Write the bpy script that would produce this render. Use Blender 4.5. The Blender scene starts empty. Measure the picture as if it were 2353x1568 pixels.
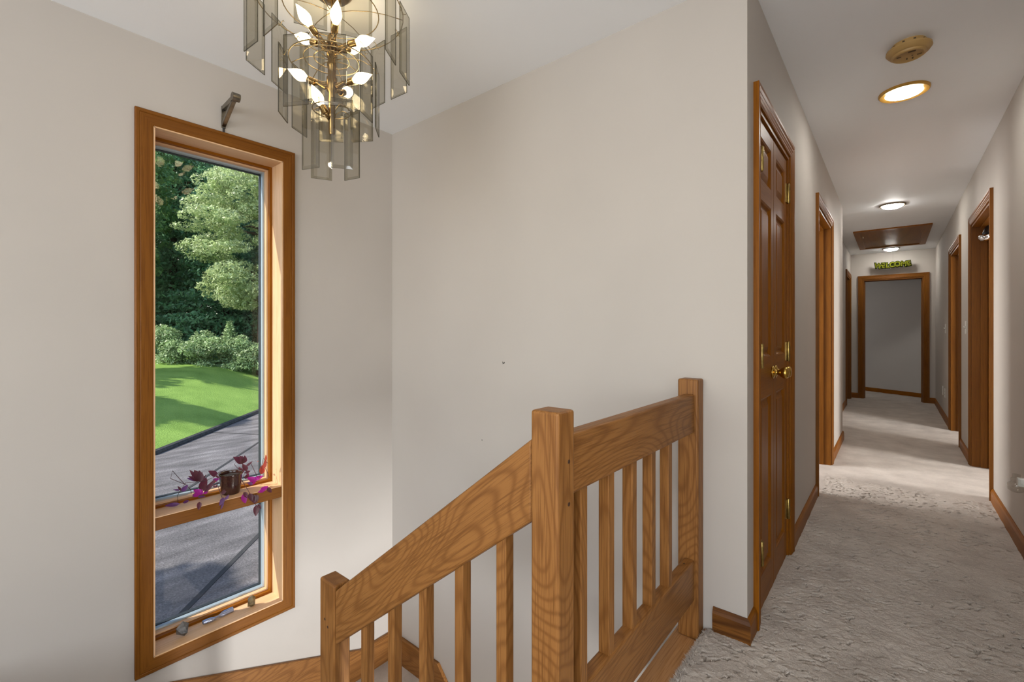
import bpy, bmesh, math, random
import numpy as np
from mathutils import Vector, Matrix

# ------------------------------------------------------------------ camera, sky, sun, daylight, exposure
S = bpy.context.scene
COL = S.collection
EYE = 1.151
YAW = math.radians(39.725)
cam_d = bpy.data.cameras.new('camera')
cam_d.sensor_fit = 'HORIZONTAL'
cam_d.sensor_width = 36.0
cam_d.lens = 36.0 * 1053.06 / 2353.0
cam_d.shift_y = -(784.0 - 762.02) / 2353.0
cam_d.clip_start = 0.02
cam_d.clip_end = 300
cam = bpy.data.objects.new('camera', cam_d)
COL.objects.link(cam)
cam.location = (0, 0, EYE)
cam.rotation_euler = (math.pi / 2, 0, YAW)
S.camera = cam

S.view_settings.view_transform = 'Standard'
S.view_settings.look = 'None'
S.view_settings.gamma = 1.0
S.view_settings.use_curve_mapping = False
S.view_settings.exposure = 0.10
S.cycles.use_denoising = True
S.cycles.max_bounces = 10
S.cycles.diffuse_bounces = 6
S.cycles.transparent_max_bounces = 40
S.cycles.sample_clamp_indirect = 6.0
S.cycles.caustics_reflective = False
S.cycles.caustics_refractive = False

W = bpy.data.worlds.new('sky')
S.world = W
W.use_nodes = True
wn = W.node_tree.nodes
wn.clear()
sky = wn.new('ShaderNodeTexSky')
sky.sky_type = 'NISHITA'
sky.sun_disc = False
sky.sun_elevation = math.radians(47)
sky.sun_rotation = math.radians(193)
bg = wn.new('ShaderNodeBackground')
bg.inputs['Strength'].default_value = 0.28
wo = wn.new('ShaderNodeOutputWorld')
W.node_tree.links.new(sky.outputs[0], bg.inputs[0])
W.node_tree.links.new(bg.outputs[0], wo.inputs[0])

def lamp(name, kind, loc, direction, energy, color=(1, 1, 1), size=None):
    d = bpy.data.lights.new(name, kind)
    d.energy = energy
    d.color = color
    if kind == 'AREA':
        d.shape = 'RECTANGLE'
        d.size, d.size_y = size
    if kind == 'SUN':
        d.angle = math.radians(0.8)
    o = bpy.data.objects.new(name, d)
    COL.objects.link(o)
    o.location = loc
    o.rotation_euler = Vector(direction).to_track_quat('-Z', 'Y').to_euler()
    return o

SUN = Vector((0.34, 0.85, -0.95))
lamp('sun', 'SUN', (-10, -20, 25), SUN, 6.6, (1.0, 0.95, 0.86))
# daylight lamps of the surrounding rooms; rear, side and far ones are added, unseen
lamp('assumed_rear_window', 'AREA', (0.2, -4.55, 1.35), (0, 1, 0.45), 165, (0.93, 0.97, 1.0), (4.6, 1.7))  # unseen window, assumed as main fill; tilted up to brighten the ceiling
lamp('assumed_side_window', 'AREA', (4.55, -1.6, 1.35), (-1, 0, 0.45), 100, (0.93, 0.97, 1.0), (3.0, 1.6))  # second assumed window out of view, also tilted up for the ceiling
lamp('daylight_bedroom_window', 'AREA', (-2.56, 3.45, 1.35), (1, 0.1, 0), 80, (1.0, 0.975, 0.95), (0.9, 1.4))
lamp('daylight_bath_window', 'AREA', (4.0, 4.62, 1.5), (-0.86, 0.5, -0.1), 170, (1.0, 0.975, 0.95), (1.2, 1.2))
lamp('daylight_entry_door', 'AREA', (2.2, 1.18, -1.1), (-1, 0, 0.15), 190, (0.98, 0.99, 1.0), (0.46, 1.4))
lamp('added_far_room_fill', 'AREA', (-2.4, 10.5, 1.4), (1, 0.1, 0), 6, (1.0, 0.985, 0.97), (1.2, 1.2))  # added lamp to brighten the slanted far wall; no window is built there

# ------------------------------------------------------------------ materials
MATS = {}

def newmat(name):
    m = bpy.data.materials.new(name)
    m.use_nodes = True
    nt = m.node_tree
    p = nt.nodes['Principled BSDF']
    MATS[name] = m
    return m, nt, p

def L(nt, a, b):
    nt.links.new(a, b)

def math_node(nt, op, a, b=None):
    n = nt.nodes.new('ShaderNodeMath')
    n.operation = op
    for i, v in enumerate((a, b)):
        if v is None:
            continue
        if isinstance(v, (int, float)):
            n.inputs[i].default_value = v
        else:
            L(nt, v, n.inputs[i])
    return n.outputs[0]

def noise_node(nt, vec, scale, detail=3, rough=0.5, dist=0.0):
    n = nt.nodes.new('ShaderNodeTexNoise')
    n.inputs['Scale'].default_value = scale
    n.inputs['Detail'].default_value = detail
    n.inputs['Roughness'].default_value = rough
    n.inputs['Distortion'].default_value = dist
    if vec is not None:
        L(nt, vec, n.inputs['Vector'])
    return n.outputs['Fac']

def ramp(nt, fac, stops):
    r = nt.nodes.new('ShaderNodeValToRGB')
    els = r.color_ramp.elements
    while len(els) < len(stops):
        els.new(0.5)
    for e, (pos, c) in zip(els, stops):
        e.position = pos
        e.color = (*c, 1)
    L(nt, fac, r.inputs[0])
    return r.outputs[0]

def bump(nt, p, height, strength, dist=0.01):
    b = nt.nodes.new('ShaderNodeBump')
    b.inputs['Strength'].default_value = strength
    b.inputs['Distance'].default_value = dist
    L(nt, height, b.inputs['Height'])
    L(nt, b.outputs[0], p.inputs['Normal'])

def coords(nt, scale=(1, 1, 1), jitter=False, kind='Object'):
    tc = nt.nodes.new('ShaderNodeTexCoord')
    mp = nt.nodes.new('ShaderNodeMapping')
    mp.inputs['Scale'].default_value = scale
    L(nt, tc.outputs[kind], mp.inputs['Vector'])
    if jitter:
        oi = nt.nodes.new('ShaderNodeObjectInfo')
        c = nt.nodes.new('ShaderNodeCombineXYZ')
        r = math_node(nt, 'MULTIPLY', oi.outputs['Random'], 37.0)
        r2 = math_node(nt, 'MULTIPLY', oi.outputs['Random'], 91.0)
        L(nt, r, c.inputs[0]); L(nt, r2, c.inputs[1]); L(nt, r, c.inputs[2])
        L(nt, c.outputs[0], mp.inputs['Location'])
    return mp.outputs[0]

def plain(name, col, rough=0.5, metal=0.0, spec=0.5, noise=0.0, nscale=20, bumps=0.0):
    m, nt, p = newmat(name)
    p.inputs['Base Color'].default_value = (*col, 1)
    p.inputs['Roughness'].default_value = rough
    p.inputs['Metallic'].default_value = metal
    p.inputs['Specular IOR Level'].default_value = spec
    if noise or bumps:
        v = coords(nt)
        f = noise_node(nt, v, nscale, 4)
        if noise:
            lo = tuple(c * (1 - noise) for c in col)
            hi = tuple(min(1, c * (1 + noise)) for c in col)
            L(nt, ramp(nt, f, [(0.3, lo), (0.7, hi)]), p.inputs['Base Color'])
        if bumps:
            bump(nt, p, f, bumps, 0.004)
    return m

def wood(name, light, dark, pore, axis, rough=0.45, scale=1.0, lines=30.0, contrast=1.0, stretch=0.26, spec=0.26):
    m, nt, p = newmat(name)
    s1 = [1.0, 1.0, 1.0]; s1['XYZ'.index(axis)] = stretch
    s2 = [1.0, 1.0, 1.0]; s2['XYZ'.index(axis)] = 0.025
    v1 = coords(nt, s1, True)
    n = noise_node(nt, v1, 4.5 * scale, 1.0, 0.35, 0.2)
    w = math_node(nt, 'SINE', math_node(nt, 'MULTIPLY', n, lines * 3.2))
    w = math_node(nt, 'ADD', math_node(nt, 'MULTIPLY', w, 0.5), 0.5)
    w = math_node(nt, 'POWER', w, 3.0)
    v2 = coords(nt, s2, True)
    fine = noise_node(nt, v2, 260.0, 3, 0.6)
    w = math_node(nt, 'MULTIPLY', w, math_node(nt, 'MULTIPLY', fine, 1.9))
    big = noise_node(nt, coords(nt, s2, True), 14.0, 2)
    mixf = math_node(nt, 'ADD', math_node(nt, 'MULTIPLY', w, 0.60 * contrast), math_node(nt, 'MULTIPLY', big, 0.38))
    c = ramp(nt, mixf, [(0.10, light), (0.90, dark)])
    mx = nt.nodes.new('ShaderNodeMix'); mx.data_type = 'RGBA'
    pf = ramp(nt, fine, [(0.36, (0.6, 0.6, 0.6)), (0.52, (0, 0, 0))])
    L(nt, pf, mx.inputs[0])
    L(nt, c, mx.inputs[6])
    mx.inputs[7].default_value = (*pore, 1)
    L(nt, mx.outputs[2], p.inputs['Base Color'])
    p.inputs['Roughness'].default_value = rough
    p.inputs['Specular IOR Level'].default_value = spec
    bump(nt, p, fine, 0.10, 0.002)
    return m

for ax in 'XYZ':
    wood('pale_oak_' + ax, (0.44, 0.225, 0.090), (0.33, 0.150, 0.050), (0.25, 0.105, 0.03), ax, lines=30, contrast=0.6)  # lighter copy of the oak, standing for stronger light on the nosing
    wood('oak_' + ax, (0.285, 0.124, 0.033), (0.150, 0.054, 0.010), (0.11, 0.038, 0.006), ax, lines=56, contrast=0.68)
    wood('fir_' + ax, (0.262, 0.089, 0.0050), (0.172, 0.052, 0.0022), (0.145, 0.041, 0.0018), ax, 0.40, 0.8, 18, 0.7, 0.1, 0.14)
    wood('casing_fir_' + ax, (0.205, 0.074, 0.0085), (0.140, 0.045, 0.004), (0.115, 0.036, 0.003), ax, 0.42, 0.8, 18, 0.6, 0.1, 0.16)
    wood('pale_fir_' + ax, (0.72, 0.47, 0.28), (0.58, 0.35, 0.17), (0.52, 0.30, 0.14), ax, 0.45, 0.8, 16, 0.6, 0.1)
for ax in 'XY':
    wood('walnut_' + ax, (0.20, 0.075, 0.012), (0.07, 0.022, 0.003), (0.05, 0.014, 0.002), ax, stretch=0.1)

def paint(name, col, bscale=55, bs=0.06):
    m, nt, p = newmat(name)
    v = coords(nt)
    f = noise_node(nt, v, 1.3, 4)
    lo = tuple(c * 0.965 for c in col); hi = tuple(min(1, c * 1.03) for c in col)
    L(nt, ramp(nt, f, [(0.3, lo), (0.7, hi)]), p.inputs['Base Color'])
    p.inputs['Roughness'].default_value = 0.72
    p.inputs['Specular IOR Level'].default_value = 0.25
    bump(nt, p, noise_node(nt, v, bscale, 4), bs, 0.003)
    return m

paint('wall_paint', (0.500, 0.460, 0.418))
paint('far_room_paint', (0.50, 0.47, 0.44))
# ceiling: skim-coat plaster with long trowel swirls
m, nt, p = newmat('ceiling_plaster')
v = coords(nt)
sw = noise_node(nt, coords(nt, (1.0, 2.6, 1.0)), 4.0, 5, 0.62, 1.6)
L(nt, ramp(nt, noise_node(nt, v, 1.1, 3), [(0.3, (0.90, 0.925, 0.955)), (0.7, (0.92, 0.945, 0.975))]), p.inputs['Base Color'])
p.inputs['Roughness'].default_value = 0.6
bump(nt, p, sw, 0.10, 0.006)

# carpet pile
m, nt, p = newmat('carpet')
v = coords(nt)
f1 = noise_node(nt, v, 420, 3, 0.7)
f2 = noise_node(nt, v, 4.5, 5, 0.65)
fm = math_node(nt, 'ADD', math_node(nt, 'MULTIPLY', f1, 0.55), math_node(nt, 'MULTIPLY', f2, 0.45))
L(nt, ramp(nt, fm, [(0.36, (0.345, 0.292, 0.245)), (0.62, (0.63, 0.560, 0.490))]), p.inputs['Base Color'])
p.inputs['Roughness'].default_value = 0.95
p.inputs['Specular IOR Level'].default_value = 0.1
p.inputs['Sheen Weight'].default_value = 0.25
p.inputs['Sheen Roughness'].default_value = 0.6
bump(nt, p, math_node(nt, 'ADD', f1, noise_node(nt, v, 160, 3)), 0.55, 0.006)
plain('carpet_fibre', (0.58, 0.52, 0.465), 0.9, 0, 0.1, 0.15, 60)
plain('brass', (0.60, 0.38, 0.085), 0.22, 1.0, 0.5, 0.2, 40)
plain('aged_brass', (0.42, 0.30, 0.10), 0.34, 1.0, 0.5, 0.35, 60)
plain('antique_brass', (0.30, 0.20, 0.085), 0.25, 1.0)
plain('wire_brass', (0.50, 0.40, 0.24), 0.25, 1.0)
plain('pewter', (0.22, 0.20, 0.165), 0.28, 1.0, 0.5, 0.25, 50)
plain('chrome', (0.72, 0.73, 0.75), 0.12, 1.0)
plain('black_metal', (0.012, 0.010, 0.010), 0.4)
plain('dark_hole', (0.012, 0.008, 0.005), 0.9)
plain('alarm_plastic', (0.42, 0.26, 0.09), 0.5)
plain('alarm_dark', (0.08, 0.045, 0.012), 0.6)
plain('rim_gold', (0.50, 0.27, 0.045), 0.32, 0.35)
plain('rim_bronze', (0.16, 0.12, 0.075), 0.35, 0.6)
plain('white_plastic', (0.74, 0.73, 0.69), 0.4)
plain('moss', (0.105, 0.112, 0.008), 0.95, 0, 0.1, 0.55, 70, 0.9)
plain('moss_dark', (0.020, 0.026, 0.004), 0.95, 0, 0.1, 0.4, 60)
plain('string', (0.35, 0.32, 0.27), 0.9)
plain('glazed_pot', (0.036, 0.013, 0.009), 0.18, 0, 0.6, 0.3, 30)
plain('soil', (0.02, 0.012, 0.008), 0.95)
plain('rock_dark', (0.075, 0.07, 0.066), 0.35, 0.1, 0.7, 0.8, 60, 0.5)
plain('rock_brown', (0.11, 0.075, 0.03), 0.45, 0.1, 0.6, 0.7, 60, 0.5)
plain('foil', (0.40, 0.44, 0.58), 0.22, 0.75)
plain('aluminium', (0.34, 0.41, 0.46), 0.4, 0.2)
plain('gasket', (0.012, 0.016, 0.02), 0.6)
plain('plug', (0.05, 0.018, 0.005), 0.6)
plain('curb', (0.055, 0.055, 0.055), 0.9, 0, 0.3, 0.4, 12)
plain('sealant', (0.028, 0.027, 0.028), 0.8)
plain('bark', (0.055, 0.042, 0.03), 0.95, 0, 0.2, 0.5, 9, 0.8)
plain('siding', (0.45, 0.42, 0.38), 0.8)

def emit(name, col, strength):
    m = bpy.data.materials.new(name); m.use_nodes = True
    nt = m.node_tree; nt.nodes.clear()
    e = nt.nodes.new('ShaderNodeEmission'); o = nt.nodes.new('ShaderNodeOutputMaterial')
    e.inputs[0].default_value = (*col, 1); e.inputs[1].default_value = strength
    L(nt, e.outputs[0], o.inputs[0]); MATS[name] = m
emit('bulb_glow', (1.0, 0.80, 0.50), 14.0)
emit('lamp_glow', (1.0, 0.97, 0.91), 72.0)

def thin_glass(name, tint, base=0.04, graze=0.6, rough=0.0):
    """thin pane: tinted see-through with a mirror coat that grows towards grazing angles"""
    m = bpy.data.materials.new(name); m.use_nodes = True
    nt = m.node_tree; nt.nodes.clear()
    t = nt.nodes.new('ShaderNodeBsdfTransparent'); t.inputs[0].default_value = (*tint, 1)
    g = nt.nodes.new('ShaderNodeBsdfGlossy'); g.inputs['Roughness'].default_value = rough
    f = nt.nodes.new('ShaderNodeLayerWeight'); f.inputs[0].default_value = 0.5
    k = math_node(nt, 'ADD', math_node(nt, 'MULTIPLY', math_node(nt, 'POWER', f.outputs['Facing'], 5.0), graze), base)
    mx = nt.nodes.new('ShaderNodeMixShader'); o = nt.nodes.new('ShaderNodeOutputMaterial')
    L(nt, k, mx.inputs[0]); L(nt, t.outputs[0], mx.inputs[1]); L(nt, g.outputs[0], mx.inputs[2])
    L(nt, mx.outputs[0], o.inputs[0]); MATS[name] = m
thin_glass('window_glass', (0.985, 0.99, 0.985), 0.012, 0.5)
thin_glass('smoke_glass', (0.84, 0.825, 0.775), 0.045, 0.6, 0.02)
thin_glass('smoke_bevel', (0.62, 0.60, 0.53), 0.08, 0.6, 0.03)
thin_glass('smoke_edge', (0.26, 0.25, 0.20), 0.06, 0.5, 0.04)
thin_glass('clear_glass', (0.90, 0.90, 0.88), 0.06, 0.7, 0.02)

def leafmat(name, col, trans, var=0.35, tcol=None):
    m = bpy.data.materials.new(name); m.use_nodes = True
    nt = m.node_tree
    p = nt.nodes['Principled BSDF']
    v = coords(nt)
    f = noise_node(nt, v, 1.7, 3)
    lo = tuple(c * (1 - var) for c in col); hi = tuple(min(1, c * (1 + var)) for c in col)
    cc = ramp(nt, f, [(0.3, lo), (0.7, hi)])
    L(nt, cc, p.inputs['Base Color']); p.inputs['Roughness'].default_value = 0.45
    if trans:
        t = nt.nodes.new('ShaderNodeBsdfTranslucent')
        if tcol: t.inputs[0].default_value = (*tcol, 1)
        else: L(nt, cc, t.inputs[0])
        mx = nt.nodes.new('ShaderNodeMixShader'); mx.inputs[0].default_value = trans
        L(nt, p.outputs[0], mx.inputs[1]); L(nt, t.outputs[0], mx.inputs[2])
        L(nt, mx.outputs[0], nt.nodes['Material Output'].inputs[0])
    MATS[name] = m
leafmat('leaf_light', (0.46, 0.55, 0.28), 0.4)
leafmat('leaf_dark', (0.15, 0.32, 0.17), 0.4, 0.55)
leafmat('leaf_mid', (0.18, 0.32, 0.11), 0.4, 0.45)
leafmat('leaf_shrub', (0.36, 0.48, 0.24), 0.3)
leafmat('leaf_maroon', (0.075, 0.020, 0.030), 0.3, 0.35, (0.35, 0.05, 0.12))
leafmat('leaf_magenta', (0.33, 0.015, 0.27), 0.45, 0.35, (0.75, 0.03, 0.55))
leafmat('leaf_violet', (0.10, 0.035, 0.13), 0.3, 0.35, (0.35, 0.10, 0.45))
leafmat('leaf_red', (0.32, 0.03, 0.03), 0.4, 0.3, (0.6, 0.12, 0.05))
plain('stem', (0.075, 0.022, 0.028), 0.5)

m, nt, p = newmat('asphalt')
v = coords(nt)
a1 = noise_node(nt, v, 38, 6, 0.8); a2 = noise_node(nt, coords(nt, (1.5, 0.5, 1)), 2.4, 4)
fm = math_node(nt, 'ADD', math_node(nt, 'MULTIPLY', a1, 0.6), math_node(nt, 'MULTIPLY', a2, 0.4))
L(nt, ramp(nt, fm, [(0.38, (0.075, 0.068, 0.069)), (0.52, (0.185, 0.170, 0.173)), (0.66, (0.38, 0.355, 0.355))]), p.inputs['Base Color'])
p.inputs['Roughness'].default_value = 0.85
bump(nt, p, a1, 0.9, 0.03)
m, nt, p = newmat('grass')
v = coords(nt)
g1 = noise_node(nt, v, 26, 5, 0.7); g2 = noise_node(nt, v, 0.9, 4)
fm = math_node(nt, 'ADD', math_node(nt, 'MULTIPLY', g1, 0.5), math_node(nt, 'MULTIPLY', g2, 0.5))
L(nt, ramp(nt, fm, [(0.33, (0.12, 0.24, 0.025)), (0.67, (0.30, 0.47, 0.09))]), p.inputs['Base Color'])
p.inputs['Roughness'].default_value = 0.9
bump(nt, p, g1, 0.8, 0.05)

# ------------------------------------------------------------------ mesh helpers
WL = {}

class MB:
    def __init__(s):
        s.v, s.f, s.mi = [], [], []
    def poly(s, pts, faces, mi=0):
        b = len(s.v)
        s.v += [Vector(q) for q in pts]
        s.f += [[b + i for i in f] for f in faces]
        s.mi += [mi] * len(faces)
        return s
    def box(s, x0, x1, y0, y1, z0, z1, mi=0):
        P = [(x0, y0, z0), (x1, y0, z0), (x1, y1, z0), (x0, y1, z0), (x0, y0, z1), (x1, y0, z1), (x1, y1, z1), (x0, y1, z1)]
        return s.poly(P, [(0, 3, 2, 1), (4, 5, 6, 7), (0, 1, 5, 4), (1, 2, 6, 5), (2, 3, 7, 6), (3, 0, 4, 7)], mi)
    def prism(s, pts, vec, mi=0):
        n = len(pts); vec = Vector(vec)
        P = [Vector(q) for q in pts] + [Vector(q) + vec for q in pts]
        F = [list(range(n))[::-1], list(range(n, 2 * n))] + [(i, (i + 1) % n, n + (i + 1) % n, n + i) for i in range(n)]
        return s.poly(P, F, mi)
    def lathe(s, prof, c=(0, 0, 0), axis=(0, 0, 1), seg=24, mi=0):
        q = Vector(axis).to_track_quat('Z', 'Y').to_matrix(); c = Vector(c)
        P, F = [], []
        for r, z in prof:
            for k in range(seg):
                a = 2 * math.pi * k / seg
                P.append(c + q @ Vector((r * math.cos(a), r * math.sin(a), z)))
        n = len(prof)
        for i in range(n - 1):
            for k in range(seg):
                k2 = (k + 1) % seg
                F.append((i * seg + k, i * seg + k2, (i + 1) * seg + k2, (i + 1) * seg + k))
        if prof[0][0] > 1e-6: F.append([k for k in range(seg)][::-1])
        if prof[-1][0] > 1e-6: F.append([(n - 1) * seg + k for k in range(seg)])
        return s.poly(P, F, mi)
    def tube(s, pts, r, seg=8, closed=False, mi=0):
        pts = [Vector(q) for q in pts]; n = len(pts)
        rr = r if isinstance(r, (list, tuple)) else [r] * n
        P, F = [], []
        up = Vector((0, 0, 1))
        for i in range(n):
            a = pts[(i - 1) % n] if (closed or i > 0) else pts[i]
            b = pts[(i + 1) % n] if (closed or i < n - 1) else pts[i]
            t = (b - a).normalized() if (b - a).length > 1e-9 else Vector((0, 0, 1))
            u = t.cross(up)
            if u.length < 1e-3: u = t.cross(Vector((1, 0, 0)))
            u.normalize(); w = t.cross(u).normalized()
            for k in range(seg):
                an = 2 * math.pi * k / seg
                P.append(pts[i] + rr[i] * (math.cos(an) * u + math.sin(an) * w))
        m_ = n if closed else n - 1
        for i in range(m_):
            j = (i + 1) % n
            for k in range(seg):
                k2 = (k + 1) % seg
                F.append((i * seg + k, i * seg + k2, j * seg + k2, j * seg + k))
        if not closed:
            F.append(list(range(seg))); F.append([(n - 1) * seg + k for k in range(seg)][::-1])
        return s.poly(P, F, mi)
    def build(s, name, mats, parent=None, smooth=False, bevel=0.0, kind=None, label=None, origin=None, seg=2):
        V = s.v
        if origin is None:
            lo = Vector([min(q[i] for q in V) for i in range(3)]); hi = Vector([max(q[i] for q in V) for i in range(3)])
            origin = Vector(((lo.x + hi.x) / 2, (lo.y + hi.y) / 2, lo.z))
        origin = Vector(origin)
        me = bpy.data.meshes.new(name)
        me.from_pydata([tuple(q - origin) for q in V], [], s.f)
        if isinstance(mats, str): mats = [mats]
        for k in mats: me.materials.append(MATS[k])
        if len(mats) > 1:
            me.polygons.foreach_set('material_index', s.mi)
        bm = bmesh.new(); bm.from_mesh(me); bmesh.ops.recalc_face_normals(bm, faces=bm.faces); bm.to_mesh(me); bm.free()
        if smooth:
            me.shade_smooth() if hasattr(me, 'shade_smooth') else None
            if smooth != 'all':
                try: me.set_sharp_from_angle(angle=math.radians(42))
                except Exception: pass
        o = bpy.data.objects.new(name, me)
        COL.objects.link(o)
        place(o, origin, parent)
        if bevel:
            b = o.modifiers.new('bevel', 'BEVEL'); b.width = bevel; b.segments = seg; b.limit_method = 'ANGLE'
        if kind: o['kind'] = kind
        if label: o['label'] = label
        return o

def place(o, world, parent=None):
    WL[o.name] = Vector(world)
    if parent is not None:
        o.parent = parent
        o.location = Vector(world) - WL[parent.name]
    else:
        o.location = world

def empty(name, loc):
    o = bpy.data.objects.new(name, None)
    COL.objects.link(o)
    o.empty_display_size = 0.05
    place(o, Vector(loc))
    return o

def tag(o, label, cat, group=None, kind=None):
    o['label'] = label; o['category'] = cat
    if group: o['group'] = group
    if kind: o['kind'] = kind
    return o

def copy_to(src, world, parent=None, scale=None, rot=None):
    c = src.copy(); COL.objects.link(c)
    c.parent = None
    place(c, world, parent)
    if scale is not None: c.scale = scale
    if rot is not None: c.rotation_euler = rot
    return c

def board(mb, p0, p1, outward, normal, prof, m0=True, m1=True):
    """moulded board from p0 to p1 along its inner edge; prof = [(distance outward, height along normal)]; mitred ends"""
    p0, p1, outw, nor = Vector(p0), Vector(p1), Vector(outward), Vector(normal)
    t = (p1 - p0).normalized()
    A = [p0 + outw * d + nor * h - (t * d if m0 else Vector()) for d, h in prof]
    B = [p1 + outw * d + nor * h + (t * d if m1 else Vector()) for d, h in prof]
    n = len(prof)
    return mb.poly(A + B, [list(range(n))[::-1], list(range(n, 2 * n))] + [(i, (i + 1) % n, n + (i + 1) % n, n + i) for i in range(n)])

CASE = [(0, 0), (0, 0.010), (0.006, 0.013), (0.012, 0.012), (0.020, 0.015), (0.026, 0.0135), (0.034, 0.0165), (0.042, 0.0155), (0.052, 0.019), (0.065, 0.019), (0.065, 0)]
FLATCASE = [(0, 0), (0, 0.016), (0.006, 0.019), (0.046, 0.020), (0.049, 0.018), (0.052, 0.020), (0.062, 0.0205), (0.066, 0.017), (0.066, 0)]

def doorway_trim(name, wall, axis, c, a0, a1, ztop, sgn, label, depth=0.12, wz='casing_fir_Z', wl='casing_fir_Y', stop=True, zfloor=0.0):
    """casing (two legs, one head) plus jamb lining round an opening a0..a1; wall face at coordinate c, normal sgn along the other axis"""
    def P(a, n, z):
        return (c + n * sgn, a, z) if axis == 'Y' else (a, c + n * sgn, z)
    d = Vector((0, 1, 0)) if axis == 'Y' else Vector((1, 0, 0))
    nor = Vector((sgn, 0, 0)) if axis == 'Y' else Vector((0, sgn, 0))
    root = empty(name, P((a0 + a1) / 2, 0, zfloor))
    tag(root, label, 'door casing', kind='structure')
    up = Vector((0, 0, 1))
    def cas(p0, p1, outw, m0, m1, mat):
        mb = MB(); board(mb, p0, p1, outw, nor, CASE, m0, m1); mb.build('casing_board', mat, root)
    cas(P(a0, 0, zfloor), P(a0, 0, ztop), -d, False, True, wz)
    cas(P(a1, 0, zfloor), P(a1, 0, ztop), d, False, True, wz)
    cas(P(a0, 0, ztop), P(a1, 0, ztop), up, True, True, wl)
    # jambs
    def jb(x0, x1, z0, z1, n0=0.004, n1=-depth, mat=wz, nm='jamb'):
        mb = MB()
        q0, q1 = P(x0, n0, z0), P(x1, n1, z1)
        mb.box(min(q0[0], q1[0]), max(q0[0], q1[0]), min(q0[1], q1[1]), max(q0[1], q1[1]), z0, z1)
        return mb.build(nm, mat, root)
    t = 0.018
    jb(a0 - 0.004, a0 + t, zfloor, ztop); jb(a1 - t, a1 + 0.004, zfloor, ztop); jb(a0 + t, a1 - t, ztop - t, ztop + 0.004, mat=wl)
    if stop:
        jb(a0 + t, a0 + t + 0.012, zfloor, ztop - t, -depth * 0.38, -depth * 0.72, nm='door_stop')
        jb(a1 - t - 0.012, a1 - t, zfloor, ztop - t, -depth * 0.38, -depth * 0.72, nm='door_stop')
        jb(a0 + t, a1 - t, ztop - t - 0.012, ztop - t, -depth * 0.38, -depth * 0.72, mat=wl, nm='door_stop')
    return root

# ------------------------------------------------------------------ the shell
XL, YB, XHL, XHR, YE, CEIL = -2.519, 1.806, -0.402, 0.507, 9.634, 2.44
WX0 = XL - 0.21                    # outer face of the exterior wall
OPY0, OPY1, OPZ0, OPZ1 = 0.545, 1.098, -0.285, 2.055

def wall_with_holes(name, axis, c0, c1, a0, a1, z0, z1, holes, mat, label):
    """axis 'Y': runs along Y between x=c0..c1; holes = (a0,a1,z0,z1)"""
    mb = MB()
    aa = sorted({a0, a1, *[h[0] for h in holes], *[h[1] for h in holes]})
    for i in range(len(aa) - 1):
        s0, s1 = aa[i], aa[i + 1]
        hs = [h for h in holes if h[0] <= s0 + 1e-6 and h[1] >= s1 - 1e-6]
        zs = [(z0, z1)]
        for h in hs:
            zs = [(z0, h[2]), (h[3], z1)]
        for q0, q1 in zs:
            if q1 - q0 < 1e-4: continue
            if axis == 'Y': mb.box(c0, c1, s0, s1, q0, q1)
            else: mb.box(s0, s1, c0, c1, q0, q1)
    o = mb.build(name, mat)
    bm = bmesh.new(); bm.from_mesh(o.data)
    bmesh.ops.remove_doubles(bm, verts=bm.verts, dist=1e-5)
    # drop the internal faces between the merged slabs
    seen = {}
    for f in bm.faces:
        seen.setdefault(tuple(sorted(v.index for v in f.verts)), []).append(f)
    dele = [f for fs in seen.values() if len(fs) > 1 for f in fs]
    bmesh.ops.delete(bm, geom=dele, context='FACES_ONLY')
    bmesh.ops.recalc_face_normals(bm, faces=bm.faces)
    bm.to_mesh(o.data); bm.free()
    tag(o, label, 'wall', kind='structure')
    return o

wall_with_holes('wall_left', 'Y', WX0, XL, -4.6, 12.0, -2.2, CEIL, [(OPY0, OPY1, OPZ0, OPZ1), (2.95, 3.95, 0.62, 2.08)], 'wall_paint', 'greige painted outside wall holding the tall stair window')
wall_with_holes('wall_back', 'X', YB, YB + 0.114, XL, XHL, -2.2, CEIL, [], 'wall_paint', 'greige stairwell wall behind the railing')
wall_with_holes('wall_hall_left', 'Y', XHL - 0.114, XHL, YB + 0.114, 5.86, -0.3, CEIL, [(1.965, 2.648, -0.3, 2.022), (3.765, 4.655, -0.3, 2.025)], 'wall_paint', 'greige hall wall with the closet doors')
wall_with_holes('wall_hall_recess', 'Y', -0.664, -0.55, 5.86, YE, -0.3, CEIL, [(8.62, 9.43, -0.3, 2.03)], 'wall_paint', 'set-back greige hall wall near the far doorway')
wall_with_holes('wall_hall_return', 'X', 5.746, 5.86, -0.664, -0.516, -0.3, CEIL, [], 'wall_paint', 'short return where the hall wall steps back')
wall_with_holes('wall_hall_right', 'Y', XHR, XHR + 0.114, 1.0, YE, -0.3, CEIL, [(4.385, 5.37, -0.3, 2.03), (6.215, 7.155, -0.3, 2.02)], 'wall_paint', 'greige hall wall with two open doorways and switches')
wall_with_holes('wall_end', 'X', YE, YE + 0.114, XL, 4.6, -0.3, CEIL, [(-0.385, 0.375, -0.3, 2.01)], 'wall_paint', 'greige wall closing the hall with a cased doorway')
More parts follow.
